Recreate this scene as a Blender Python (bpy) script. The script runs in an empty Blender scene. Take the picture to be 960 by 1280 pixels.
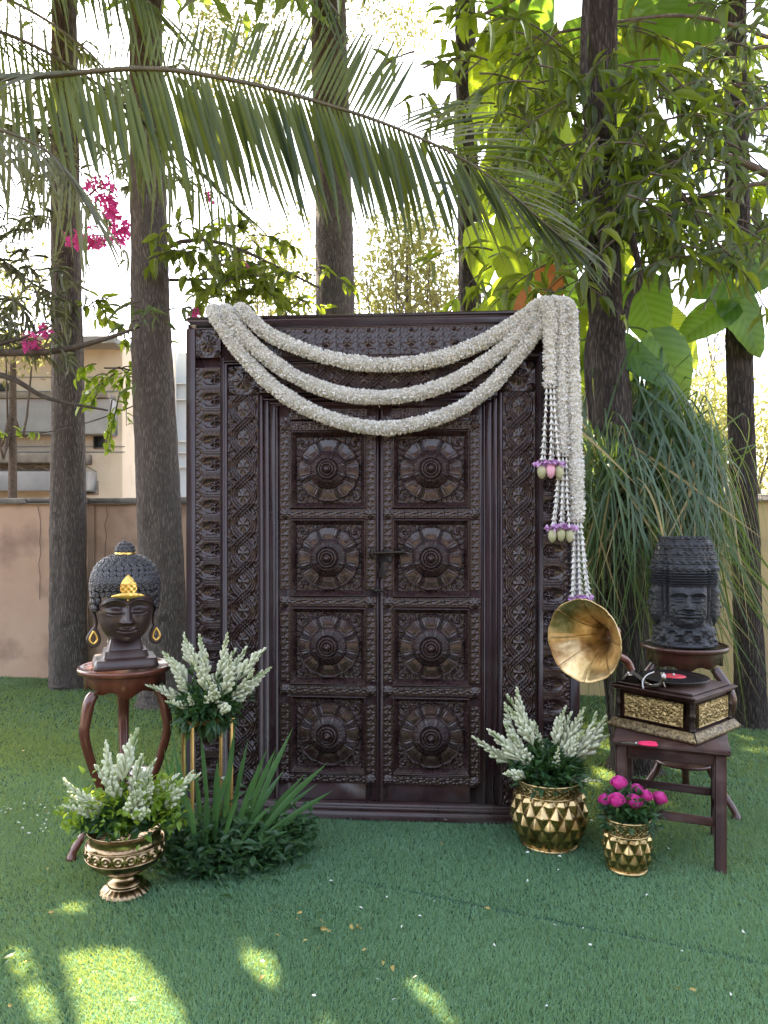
import bpy, math, random
import numpy as np
from mathutils import Vector, Matrix
rnd = random.Random(7)
rs = np.random.RandomState(11)
sc = bpy.context.scene
COL = sc.collection
PI = math.pi
R_ = math.radians

# ------------------------------------------------------------------ camera, sky, sun, exposure
F, HZ, CH = 920.0, 655.0, 1.40
cam = bpy.data.objects.new('camera', bpy.data.cameras.new('camera'))
COL.objects.link(cam)
cam.location = (0, 0, CH)
cam.rotation_euler = (PI/2, 0, 0)
cam.data.sensor_fit = 'VERTICAL'
cam.data.sensor_height = 36
cam.data.lens = F/1280*36
cam.data.shift_y = (HZ-640)/1280
cam.data.clip_end = 600
sc.camera = cam
SUN_AZ, SUN_EL = R_(38), R_(56)          # azimuth to the left of straight ahead
SV = np.array([-math.sin(SUN_AZ)*math.cos(SUN_EL), math.cos(SUN_AZ)*math.cos(SUN_EL), math.sin(SUN_EL)])
w = bpy.data.worlds.new('World'); sc.world = w; w.use_nodes = True
nt = w.node_tree; bg = nt.nodes['Background']
sky = nt.nodes.new('ShaderNodeTexSky'); sky.sky_type = 'NISHITA'; sky.sun_disc = False
sky.sun_elevation = SUN_EL; sky.sun_rotation = -SUN_AZ
sky.air_density = .8; sky.dust_density = 4.5; sky.ozone_density = 1.0
hs = nt.nodes.new('ShaderNodeHueSaturation'); hs.inputs['Saturation'].default_value = .55
nt.links.new(sky.outputs[0], hs.inputs['Color']); nt.links.new(hs.outputs[0], bg.inputs[0]); bg.inputs[1].default_value = 0.085
sun = bpy.data.objects.new('sun', bpy.data.lights.new('sun', 'SUN')); COL.objects.link(sun)
sun.data.energy = 3.7; sun.data.angle = R_(0.4); sun.data.color = (1, .87, .64)
sun.rotation_euler = Vector(SV).to_track_quat('Z', 'Y').to_euler()
sc.view_settings.view_transform = 'Standard'; sc.view_settings.look = 'None'
sc.view_settings.exposure = 3.62; sc.view_settings.gamma = 1
sc.render.engine = 'CYCLES'
sc.cycles.use_denoising = True
sc.cycles.max_bounces = 7; sc.cycles.diffuse_bounces = 3; sc.cycles.glossy_bounces = 3
sc.cycles.transmission_bounces = 4; sc.cycles.caustics_reflective = False; sc.cycles.caustics_refractive = False
sc.cycles.sample_clamp_indirect = 6

def P(px, py, D):
    """the point at depth D metres that the photograph shows at pixel px, py"""
    return np.array([(px-480)/F*D, D, CH-(py-HZ)/F*D])
def G(px, py):
    D = CH*F/(py-HZ)
    return np.array([(px-480)/F*D, D, 0.0])

# ------------------------------------------------------------------ gaps in the canopy
def _poly(pts): return np.array([G(*p)[:2] for p in pts])
GAPS = [_poly([(78,1192),(120,1190),(167,1196),(190,1222),(226,1262),(250,1300),(190,1345),(120,1345),(100,1270)]),
        _poly([(5,1180),(30,1194),(52,1235),(92,1300),(60,1310),(28,1245)]),
        _poly([(298,1176),(328,1184),(362,1226),(338,1242),(314,1218)]),
        _poly([(388,1258),(404,1254),(436,1298),(414,1302)]),
        _poly([(481,1204),(494,1203),(588,1290),(572,1293)]),
        _poly([(958,1228),(966,1232),(938,1300),(924,1300)])]
SPOTS = [((-1.27, 3.36, .80), .10), ((-1.16, 2.84, .36), .06), ((-1.27, 2.82, .34), .05), ((1.2,4.2,1.95),.10)]
def inside(poly, x, y):
    c = np.zeros(len(x), bool); n = len(poly)
    for i in range(n):
        x1, y1 = poly[i]; x2, y2 = poly[(i+1) % n]
        m = ((y1 > y) != (y2 > y)) & (x < (x2-x1)*(y-y1)/(y2-y1+1e-12)+x1)
        c ^= m
    return c
def keep(p):
    """False where a leaf would stand in one of the gaps the sun shines through"""
    p = np.asarray(p, float).reshape(-1, 3)
    g = p - SV*(p[:, 2:3]/SV[2])
    bad = np.zeros(len(p), bool)
    for po in GAPS: bad |= inside(po, g[:, 0], g[:, 1])
    for c, r in SPOTS:
        c = np.array(c); d = p-c; t = d@SV
        bad |= (t > .05) & (np.linalg.norm(d-np.outer(t, SV), axis=1) < r)
    return ~bad

def keep3(p, d, L):
    d = np.asarray(d); d = d/(np.linalg.norm(d, axis=1)[:, None]+1e-9)*np.asarray(L).reshape(-1, 1)
    return keep(p) & keep(p+d*.5) & keep(p+d)
# ------------------------------------------------------------------ noise, splines
def _h(i, j, s=0):
    n = (i*374761393 + j*668265263 + s*1442695041) & 0xffffffff
    n = ((n ^ (n >> 13))*1274126177) & 0xffffffff
    return ((n ^ (n >> 16)) & 0xffff)/65535.0
def vn(x, y, s=0):
    x = np.asarray(x, float); y = np.asarray(y, float)
    i = np.floor(x).astype(np.int64); j = np.floor(y).astype(np.int64)
    fx = x-i; fy = y-j; fx = fx*fx*(3-2*fx); fy = fy*fy*(3-2*fy)
    a = _h(i, j, s)*(1-fx)+_h(i+1, j, s)*fx; b = _h(i, j+1, s)*(1-fx)+_h(i+1, j+1, s)*fx
    return a*(1-fy)+b*fy
def spline(pts, n):
    p = np.array(pts, float)
    if len(p) == 2:
        t = np.linspace(0, 1, n)[:, None]; return p[0]*(1-t)+p[1]*t
    q = np.vstack([2*p[0]-p[1], p, 2*p[-1]-p[-2]]); m = len(p)-1
    out = []
    for t in np.linspace(0, m-1e-9, n):
        i = int(t); f = t-i; a, b, c, d = q[i], q[i+1], q[i+2], q[i+3]
        out.append(.5*((2*b)+(-a+c)*f+(2*a-5*b+4*c-d)*f*f+(-a+3*b-3*c+d)*f**3))
    return np.array(out)
def lerp_tab(t, tab):
    tab = np.array(tab, float); return np.interp(t, tab[:, 0], tab[:, 1])
def sstep(a, b, x):
    t = np.clip((x-a)/(b-a), 0, 1); return t*t*(3-2*t)
def gs(x, c, s): return np.exp(-((x-c)/s)**2)

# ------------------------------------------------------------------ mesh builder
class MB:
    def __init__(s): s.v = []; s.f = []; s.n = 0
    def add(s, V, Fs, mi=0):
        V = np.asarray(V, float).reshape(-1, 3); Fs = np.asarray(Fs, int)
        s.v.append(V); s.f.append((Fs+s.n, mi)); s.n += len(V); return s
    def grid(s, Pn, cu=False, cv=False, mi=0):
        a, b = Pn.shape[:2]
        i = np.arange(a if cu else a-1); j = np.arange(b if cv else b-1)
        I, J = np.meshgrid(i, j, indexing='ij'); I2 = (I+1) % a; J2 = (J+1) % b
        Fs = np.stack([I*b+J, I2*b+J, I2*b+J2, I*b+J2], -1).reshape(-1, 4)
        return s.add(Pn.reshape(-1, 3), Fs, mi)
    def box(s, c, sz, b=.004, M=None, mi=0):
        h = np.array(sz, float)/2; b = min(b, h.min()*.9)
        V = []; idx = {}
        for sx in (-1, 1):
            for sy in (-1, 1):
                for sz_ in (-1, 1):
                    sg = np.array([sx, sy, sz_])
                    for ax in range(3):
                        p = sg*(h-b); p = p.astype(float); p[ax] = sg[ax]*h[ax]
                        idx[(sx, sy, sz_, ax)] = len(V); V.append(p)
        q = []; t = []
        for ax in range(3):
            o = [k for k in range(3) if k != ax]
            for sg in (-1, 1):
                r = []
                for a, bb in ((-1, -1), (1, -1), (1, 1), (-1, 1)):
                    k = [0, 0, 0]; k[ax] = sg; k[o[0]] = a; k[o[1]] = bb; r.append(idx[(*k, ax)])
                if (sg > 0) == (ax == 1): r = r[::-1]
                q.append(r)
        for ax in range(3):                       # edges along ax
            o = [k for k in range(3) if k != ax]
            for a in (-1, 1):
                for bb in (-1, 1):
                    k0 = [0, 0, 0]; k0[ax] = -1; k0[o[0]] = a; k0[o[1]] = bb
                    k1 = list(k0); k1[ax] = 1
                    r = [idx[(*k0, o[0])], idx[(*k1, o[0])], idx[(*k1, o[1])], idx[(*k0, o[1])]]
                    q.append(r)
        for sx in (-1, 1):
            for sy in (-1, 1):
                for sz_ in (-1, 1): t.append([idx[(sx, sy, sz_, a)] for a in range(3)])
        V = np.array(V)
        if M is not None: V = V@np.array(M)[:3, :3].T
        V = V+np.array(c, float)
        n0 = s.n; s.v.append(V); s.n += len(V)
        s.f.append((np.array(q)+n0, mi)); s.f.append((np.array(t)+n0, mi)); return s
    def tube(s, path, rad, k=8, cap=True, mi=0, flat=None, twist=0):
        p = np.array(path, float); n = len(p)
        rad = np.full(n, rad, float) if np.isscalar(rad) else np.array(rad, float)
        t = np.gradient(p, axis=0); t /= np.linalg.norm(t, axis=1)[:, None]+1e-12
        u = np.cross(t[0], [0, 0, 1.0]);
        if np.linalg.norm(u) < .05: u = np.cross(t[0], [1.0, 0, 0])
        U = []
        for i in range(n):
            u = u-t[i]*(u@t[i]); u /= np.linalg.norm(u)+1e-12; U.append(u)
        U = np.array(U); W = np.cross(t, U)
        a = np.linspace(0, 2*PI, k, endpoint=False)+twist
        fl = 1 if flat is None else flat
        ring = p[:, None]+rad[:, None, None]*(np.cos(a)[None, :, None]*U[:, None]+fl*np.sin(a)[None, :, None]*W[:, None])
        s.grid(ring, cv=True, mi=mi)
        if cap:
            for e in (0, n-1):
                b0 = s.n; s.v.append(np.vstack([ring[e], p[e:e+1]])); s.n += k+1
                s.f.append((np.array([[b0+j, b0+(j+1) % k, b0+k] for j in range(k)]), mi))
        return s
    def lathe(s, prof, k=32, c=(0, 0, 0), mi=0, M=None, rfun=None):
        pr = np.array(prof, float); a = np.linspace(0, 2*PI, k, endpoint=False)
        r = pr[:, 0][:, None]*np.ones(k)[None]
        if rfun is not None: r = rfun(r, a[None, :]*np.ones(len(pr))[:, None], pr[:, 1][:, None])
        V = np.stack([r*np.cos(a), r*np.sin(a), pr[:, 1][:, None]*np.ones(k)], -1)
        if M is not None: V = V@np.array(M)[:3, :3].T
        return s.grid(V+np.array(c, float), cv=True, mi=mi)
    def inst(s, tv, tf, pos, Rm, sc_, mi=0):
        """many copies of a small template: tv (k,3) tf (m,q)"""
        n = len(pos)
        if n == 0: return s
        sc_ = np.asarray(sc_, float)
        if sc_.ndim == 1: sc_ = sc_[:, None]*np.ones(3)
        V = np.einsum('nij,nkj->nki', Rm, tv[None]*sc_[:, None])+np.asarray(pos)[:, None]
        Fs = tf[None]+(np.arange(n)*len(tv))[:, None, None]
        return s.add(V.reshape(-1, 3), Fs.reshape(-1, tf.shape[1]), mi)
    def mesh(s, name, mats, smooth=True):
        me = bpy.data.meshes.new(name)
        V = np.vstack(s.v) if s.v else np.zeros((0, 3))
        lt = []; li = []; mi = []
        for Fs, m in s.f:
            if len(Fs) == 0: continue
            lt.append(np.full(len(Fs), Fs.shape[1], np.int32)); li.append(Fs.reshape(-1)); mi.append(np.full(len(Fs), m, np.int32))
        lt = np.concatenate(lt); li = np.concatenate(li).astype(np.int32); mi = np.concatenate(mi)
        me.vertices.add(len(V)); me.vertices.foreach_set('co', V.astype(np.float32).ravel())
        me.loops.add(len(li)); me.loops.foreach_set('vertex_index', li)
        me.polygons.add(len(lt)); st = np.concatenate([[0], np.cumsum(lt)[:-1]]).astype(np.int32)
        me.polygons.foreach_set('loop_start', st); me.polygons.foreach_set('loop_total', lt)
        if not isinstance(mats, (list, tuple)): mats = [mats]
        for m in mats: me.materials.append(m)
        me.polygons.foreach_set('material_index', mi)
        me.polygons.foreach_set('use_smooth', np.full(len(lt), smooth, bool))
        me.update(calc_edges=True); me.validate()
        return me
def rotz(a):
    c, s_ = math.cos(a), math.sin(a); return np.array([[c, -s_, 0], [s_, c, 0], [0, 0, 1.0]])
def rotx(a):
    c, s_ = math.cos(a), math.sin(a); return np.array([[1.0, 0, 0], [0, c, -s_], [0, s_, c]])
def frames(d, up=None, roll=None):
    """rotation matrices with local X along d, local Z near up"""
    d = np.asarray(d, float).reshape(-1, 3); d = d/(np.linalg.norm(d, axis=1)[:, None]+1e-12)
    u = np.tile([0, 0, 1.0], (len(d), 1)) if up is None else np.asarray(up, float)*np.ones((len(d), 3))
    y = np.cross(u, d); L = np.linalg.norm(y, axis=1)[:, None]
    y = np.where(L < .05, np.cross(np.tile([1.0, .1, 0], (len(d), 1)), d), y); y /= np.linalg.norm(y, axis=1)[:, None]
    z = np.cross(d, y)
    if roll is not None:
        c, s_ = np.cos(roll)[:, None], np.sin(roll)[:, None]; y, z = c*y+s_*z, -s_*y+c*z
    return np.stack([d, y, z], -1)

# ------------------------------------------------------------------ objects
def link(name, data, parent=None, loc=(0, 0, 0), R=None, scale=1.0, rz=0, kind=None, label=None):
    o = bpy.data.objects.new(name, data); COL.objects.link(o)
    if parent is not None: o.parent = parent
    if R is not None:
        sv = np.array(scale)*np.ones(3)
        M = np.eye(4); M[:3, :3] = np.array(R)[:3, :3]@np.diag(sv); M[:3, 3] = loc
        o.matrix_local = Matrix(M.tolist())
    else:
        o.location = loc; o.rotation_euler = (0, 0, rz)
        o.scale = (scale,)*3 if np.isscalar(scale) else scale
    if kind: o['kind'] = kind
    if label: o['label'] = label
    return o
def thing(name, label, cat, loc=(0, 0, 0), rz=0, group=None, data=None):
    o = link(name, data, None, loc, rz=rz, label=label); o['category'] = cat
    if group: o['group'] = group
    return o

# ------------------------------------------------------------------ materials
def mat(name, c1, c2=None, rough=.5, metal=0, ns=6, stretch=(1, 1, 1), bump=0, bs=60, bd=.004, coat=0, trans=0, tcol=None,
        island=0, contrast=.5, ramp=None, spec=.5, c3=None, c3s=2.5, rvar=0, bstretch=None, bright=0):
    m = bpy.data.materials.new(name); m.use_nodes = True; t = m.node_tree; N = t.nodes; L = t.links
    b = N['Principled BSDF']; out = N['Material Output']
    tc = N.new('ShaderNodeTexCoord'); mp = N.new('ShaderNodeMapping'); L.new(tc.outputs['Object'], mp.inputs[0])
    mp.inputs['Scale'].default_value = stretch
    nz = N.new('ShaderNodeTexNoise'); nz.inputs['Scale'].default_value = ns; nz.inputs['Detail'].default_value = 6
    nz.inputs['Roughness'].default_value = .62
    L.new(mp.outputs[0], nz.inputs[0])
    c2 = c2 or c1
    mr = N.new('ShaderNodeMapRange'); L.new(nz.outputs[0], mr.inputs[0])
    mr.inputs[1].default_value = .5-contrast*.35; mr.inputs[2].default_value = .5+contrast*.35
    fac = mr.outputs[0]
    if island:
        ge = N.new('ShaderNodeNewGeometry'); ad = N.new('ShaderNodeMix')
        ad.inputs[0].default_value = island; L.new(fac, ad.inputs[2]); L.new(ge.outputs['Random Per Island'], ad.inputs[3]); fac = ad.outputs[0]
    mx = N.new('ShaderNodeMix'); mx.data_type = 'RGBA'; L.new(fac, mx.inputs[0])
    mx.inputs[6].default_value = (*c1, 1); mx.inputs[7].default_value = (*c2, 1); col = mx.outputs[2]
    if c3:
        n3 = N.new('ShaderNodeTexNoise'); n3.inputs['Scale'].default_value = c3s; n3.inputs['Detail'].default_value = 5; L.new(tc.outputs['Object'], n3.inputs[0])
        m3 = N.new('ShaderNodeMapRange'); m3.inputs[1].default_value = .52; m3.inputs[2].default_value = .68; L.new(n3.outputs[0], m3.inputs[0])
        x3 = N.new('ShaderNodeMix'); x3.data_type = 'RGBA'; L.new(m3.outputs[0], x3.inputs[0]); L.new(col, x3.inputs[6]); x3.inputs[7].default_value = (*c3, 1); col = x3.outputs[2]
    L.new(col, b.inputs['Base Color'])
    b.inputs['Roughness'].default_value = rough; b.inputs['Metallic'].default_value = metal
    b.inputs['Specular IOR Level'].default_value = spec
    if rvar:
        rr = N.new('ShaderNodeMapRange'); L.new(nz.outputs[0], rr.inputs[0]); rr.inputs[1].default_value = .3; rr.inputs[2].default_value = .7
        rr.inputs[3].default_value = rough-rvar; rr.inputs[4].default_value = rough+rvar; L.new(rr.outputs[0], b.inputs['Roughness'])
    if coat: b.inputs['Coat Weight'].default_value = coat; b.inputs['Coat Roughness'].default_value = .12
    if bump:
        n2 = N.new('ShaderNodeTexNoise'); n2.inputs['Scale'].default_value = bs; n2.inputs['Detail'].default_value = 4
        if bstretch:
            m2 = N.new('ShaderNodeMapping'); m2.inputs['Scale'].default_value = bstretch; L.new(tc.outputs['Object'], m2.inputs[0]); L.new(m2.outputs[0], n2.inputs[0])
        else: L.new(mp.outputs[0], n2.inputs[0])
        bu = N.new('ShaderNodeBump'); bu.inputs['Strength'].default_value = bump; bu.inputs['Distance'].default_value = bd
        L.new(n2.outputs[0], bu.inputs['Height']); L.new(bu.outputs[0], b.inputs['Normal'])
    if trans:
        tr = N.new('ShaderNodeBsdfTranslucent'); ms = N.new('ShaderNodeMixShader'); ms.inputs[0].default_value = trans
        if tcol: tr.inputs[0].default_value = (*tcol, 1)
        else: L.new(col, tr.inputs[0])
        L.new(b.outputs[0], ms.inputs[1]); L.new(tr.outputs[0], ms.inputs[2]); L.new(ms.outputs[0], out.inputs[0])
    return m
M = {}
M['turf_base'] = mat('turf_base', (.022, .065, .036), (.035, .09, .05), rough=.9, ns=3, bump=.6, bs=220, bd=.01)
M['turf'] = mat('turf_blades', (.092, .225, .13), (.205, .39, .245), rough=.55, ns=1.2, island=.6, trans=.35, tcol=(.42, .46, .06), spec=.35)
M['door'] = mat('dark_lacquered_wood', (.026, .0128, .0138), (.048, .0228, .0225), rough=.31, ns=9, stretch=(1, 1, .25), bump=.35, bs=90, bd=.002, rvar=.08, c3=(.06, .047, .045), c3s=3.5, spec=.6)
M['door2'] = mat('dark_carved_wood', (.021, .011, .012), (.042, .0215, .0215), rough=.24, ns=30, bump=.3, bs=160, bd=.0015, rvar=.08, spec=.65)
M['iron'] = mat('black_iron', (.02, .017, .016), (.05, .035, .028), rough=.45, metal=.7, ns=30, bump=.3, bs=150)
M['mahog'] = mat('polished_mahogany', (.085, .022, .016), (.17, .05, .03), rough=.24, ns=7, stretch=(1, 1, .3), coat=.5, bump=.06, bs=60)
M['darkm'] = mat('dark_mahogany', (.045, .016, .013), (.095, .032, .024), rough=.28, ns=8, stretch=(1, 1, .3), coat=.4, bump=.08, bs=60)
M['stool'] = mat('worn_dark_wood', (.028, .012, .009), (.065, .026, .019), rough=.5, spec=.3, ns=10, stretch=(1, 1, .25), bump=.2, bs=80, c3=(.085, .05, .04), c3s=9)
M['bark'] = mat('grey_brown_bark', (.045, .036, .033), (.20, .16, .145), rough=.9, ns=24, stretch=(1, 1, .13), bump=1, bs=42, bd=.012, contrast=.45, c3=(.12, .095, .08), c3s=1.3, bstretch=(1, 1, .16))
M['barkd'] = mat('dark_brown_bark', (.022, .017, .015), (.11, .08, .065), rough=.9, ns=26, stretch=(1, 1, .14), bump=1, bs=46, bd=.012, contrast=.45, c3=(.10, .065, .045), c3s=1.6, bstretch=(1, 1, .16))
M['twig'] = mat('twig_bark', (.06, .045, .035), (.14, .11, .09), rough=.85, ns=20, bump=.4)
M['wall'] = mat('peach_plaster', (.54, .35, .25), (.64, .44, .32), rough=.9, ns=1.6, bump=.35, bs=60, bd=.003, c3=(.36, .235, .175), c3s=2.2)
M['wall2'] = mat('ochre_plaster', (.55, .42, .20), (.60, .46, .26), rough=.9, ns=2, bump=.2, bs=60, c3=(.45, .34, .2))
M['coping'] = mat('grey_stone_coping', (.22, .19, .17), (.38, .34, .30), rough=.85, ns=7, bump=.5, bs=40)
M['cream'] = mat('cream_plaster', (.74, .64, .52), (.80, .70, .58), rough=.85, ns=1.2, c3=(.68, .58, .46))
M['paleblue'] = mat('pale_blue_plaster', (.52, .58, .68), (.60, .66, .74), rough=.8, ns=.8)
M['slab'] = mat('grey_concrete', (.36, .36, .38), (.46, .46, .48), rough=.85, ns=3)
M['glassd'] = mat('window_glass', (.06, .07, .08), rough=.12)
M['white'] = mat('white_paint', (.72, .72, .72), rough=.5)
M['gold'] = mat('gold_leaf_paint', (.72, .45, .11), (.85, .58, .18), rough=.32, metal=1, ns=60, bump=.3, bs=200, bd=.001)
M['brassp'] = mat('hammered_brass', (.46, .32, .145), (.66, .51, .27), rough=.30, metal=1, ns=14, bump=.25, bs=120, bd=.0015, rvar=.07, c3=(.22, .15, .06), c3s=14)
M['brassd'] = mat('aged_brass_relief', (.10, .07, .03), (.52, .40, .20), rough=.34, metal=1, ns=120, bump=1, bs=150, bd=.004, contrast=.35)
M['urn'] = mat('antique_bronze', (.20, .135, .075), (.50, .36, .22), rough=.24, metal=1, ns=26, bump=.2, bs=120, bd=.001, c3=(.11, .075, .045), c3s=12)
M['horn'] = mat('horn_brass', (.42, .29, .13), (.76, .60, .34), rough=.36, metal=1, ns=26, bump=.45, bs=70, bd=.002, rvar=.08, c3=(.30, .17, .07), c3s=10)
M['rod'] = mat('gold_rod', (.50, .30, .09), (.56, .35, .11), rough=.42, metal=.85)
M['chrome'] = mat('nickel_plate', (.40, .385, .37), rough=.22, metal=1)
M['shelf_sheen'] = mat('sky_sheen_metal', (.66, .66, .68), rough=.1, metal=1)  # bright metal standing in for sky reflected in the polished shelf
M['shellac'] = mat('black_shellac', (.012, .012, .013), rough=.22, spec=.6)
M['redlab'] = mat('red_label', (.55, .03, .05), (.62, .06, .08), rough=.5, ns=60)
M['pinkp'] = mat('pink_plastic', (.75, .02, .12), rough=.3)
M['buddha'] = mat('dark_bronze_resin', (.034, .020, .019), (.058, .034, .031), rough=.33, ns=14, bump=.1, bs=90, spec=.6, rvar=.06)
M['curl'] = mat('blue_black_resin', (.030, .029, .035), (.060, .057, .066), rough=.36, ns=20, spec=.6)
M['stone'] = mat('black_stone', (.013, .015, .020), (.034, .037, .046), rough=.5, ns=24, bump=.6, bs=70, bd=.004, spec=.5)
M['petal'] = mat('cream_petals', (.76, .75, .70), (.91, .91, .90), rough=.6, ns=40, island=.8, trans=.2, tcol=(.8, .78, .66))
M['pcore'] = mat('packed_petals', (.60, .57, .50), (.86, .85, .80), rough=.8, ns=130, contrast=.5, bump=1, bs=190, bd=.008)
M['bud'] = mat('tuberose_bud', (.68, .73, .50), (.86, .87, .73), rough=.45, ns=30, island=.7, trans=.22, tcol=(.7, .75, .45))
M['budg'] = mat('green_bud', (.30, .42, .18), (.62, .62, .40), rough=.5, ns=30, island=.7, trans=.15)
M['stem'] = mat('green_stem', (.07, .15, .04), (.12, .22, .07), rough=.5, ns=20)
M['leafd'] = mat('dark_filler_leaf', (.022, .062, .030), (.06, .13, .055), rough=.38, ns=8, island=.8, trans=.3, tcol=(.16, .32, .04))
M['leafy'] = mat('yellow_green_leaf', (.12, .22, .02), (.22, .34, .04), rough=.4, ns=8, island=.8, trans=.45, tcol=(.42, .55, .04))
M['blade'] = mat('blade_leaf', (.045, .12, .045), (.09, .20, .07), rough=.35, ns=5, island=.5, trans=.3, tcol=(.2, .4, .08))
M['crown'] = mat('canopy_leaf', (.03, .07, .022), (.075, .13, .035), rough=.45, ns=2, island=.8, trans=.38, tcol=(.24, .34, .04))
M['lance'] = mat('lance_leaf', (.020, .042, .014), (.075, .105, .03), rough=.4, ns=3, island=.7, trans=.4, tcol=(.36, .46, .03))
M['lancel'] = mat('dusty_leaf', (.075, .10, .06), (.15, .18, .12), rough=.55, ns=3, island=.7, trans=.35, tcol=(.22, .32, .06))
M['big'] = mat('large_climber_leaf', (.05, .15, .03), (.10, .24, .04), rough=.35, ns=5, trans=.55, tcol=(.19, .32, .02), bump=.2, bs=20)
M['big2'] = mat('large_yellow_leaf', (.10, .20, .02), (.20, .30, .03), rough=.4, ns=5, trans=.6, tcol=(.34, .42, .02), bump=.2, bs=20)
M['palm'] = mat('palm_leaflet', (.016, .036, .014), (.038, .064, .022), rough=.42, ns=4, trans=.34, tcol=(.24, .29, .03))
M['palmg'] = mat('grey_palm_leaflet', (.075, .085, .06), (.15, .155, .12), rough=.5, ns=4, trans=.3, tcol=(.3, .34, .1))
M['rachis'] = mat('palm_rachis', (.05, .045, .025), (.11, .09, .05), rough=.5, ns=10)
M['strap'] = mat('strap_leaf', (.03, .075, .045), (.085, .145, .085), rough=.38, ns=3, island=.75, trans=.35, tcol=(.28, .40, .06))
M['straw'] = mat('dry_strap_leaf', (.34, .27, .12), (.48, .40, .20), rough=.6, ns=3, island=.7, trans=.4)
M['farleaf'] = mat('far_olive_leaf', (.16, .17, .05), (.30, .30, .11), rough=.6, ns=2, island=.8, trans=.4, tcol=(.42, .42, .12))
M['pink'] = mat('bougainvillea_bract', (.62, .06, .30), (.80, .18, .48), rough=.6, ns=20, island=.8, trans=.45, tcol=(.85, .1, .4))
M['rose'] = mat('pink_rose_petal', (.78, .05, .42), (.92, .20, .66), rough=.45, ns=30, island=.6, trans=.2, tcol=(.9, .08, .35))
M['purple'] = mat('purple_orchid_petal', (.50, .22, .54), (.74, .50, .76), rough=.5, ns=30, island=.8, trans=.2)
M['lotg'] = mat('green_lotus_bud', (.28, .30, .14), (.48, .46, .30), rough=.45, ns=30)
M['lotp'] = mat('pink_lotus_bud', (.70, .30, .45), (.78, .45, .55), rough=.45, ns=30)
M['dryleaf'] = mat('fallen_leaf', (.30, .24, .07), (.45, .33, .10), rough=.7, ns=12, island=.8)
M['orange'] = mat('orange_leaf', (.7, .25, .03), (.8, .4, .05), rough=.5, ns=12, trans=.5)

def bark_mat(name, dark, mid, light, sc_=46):
    m = mat(name, dark, mid, rough=.9, ns=9, stretch=(1, 1, .35), contrast=.6); t = m.node_tree; N = t.nodes; L = t.links; b = N['Principled BSDF']
    tc = N.new('ShaderNodeTexCoord'); nz = N.new('ShaderNodeTexNoise'); nz.inputs['Scale'].default_value = 9; L.new(tc.outputs['Object'], nz.inputs[0])
    ad = N.new('ShaderNodeVectorMath'); ad.operation = 'MULTIPLY_ADD'; L.new(nz.outputs['Color'], ad.inputs[0]); ad.inputs[1].default_value = (.035, .035, .05); L.new(tc.outputs['Object'], ad.inputs[2])
    mp = N.new('ShaderNodeMapping'); mp.inputs['Scale'].default_value = (1, 1, .13); L.new(ad.outputs[0], mp.inputs[0])
    vo = N.new('ShaderNodeTexVoronoi'); vo.feature = 'DISTANCE_TO_EDGE'; vo.inputs['Scale'].default_value = sc_; L.new(mp.outputs[0], vo.inputs['Vector'])
    mr = N.new('ShaderNodeMapRange'); L.new(vo.outputs[0], mr.inputs[0]); mr.inputs[1].default_value = .03; mr.inputs[2].default_value = .30
    n2 = N.new('ShaderNodeTexNoise'); n2.inputs['Scale'].default_value = 60; n2.inputs['Detail'].default_value = 6; L.new(mp.outputs[0], n2.inputs[0])
    ml = N.new('ShaderNodeMath'); ml.operation = 'MULTIPLY'; L.new(mr.outputs[0], ml.inputs[0]); L.new(n2.outputs[0], ml.inputs[1])
    m2 = N.new('ShaderNodeMapRange'); L.new(ml.outputs[0], m2.inputs[0]); m2.inputs[1].default_value = .12; m2.inputs[2].default_value = .55
    old = b.inputs['Base Color'].links[0].from_socket; mx = N.new('ShaderNodeMix'); mx.data_type = 'RGBA'; L.new(m2.outputs[0], mx.inputs[0]); L.new(old, mx.inputs[6]); mx.inputs[7].default_value = (*light, 1); L.new(mx.outputs[2], b.inputs['Base Color'])
    bu = N.new('ShaderNodeBump'); bu.inputs['Strength'].default_value = 1; bu.inputs['Distance'].default_value = .012; L.new(ml.outputs[0], bu.inputs['Height']); L.new(bu.outputs[0], b.inputs['Normal']); return m
M['bark'] = bark_mat('grey_brown_bark', (.075, .060, .052), (.115, .094, .082), (.225, .187, .163), 76)
M['barkd'] = bark_mat('dark_brown_bark', (.018, .014, .012), (.04, .03, .025), (.095, .074, .06), 62)
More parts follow.
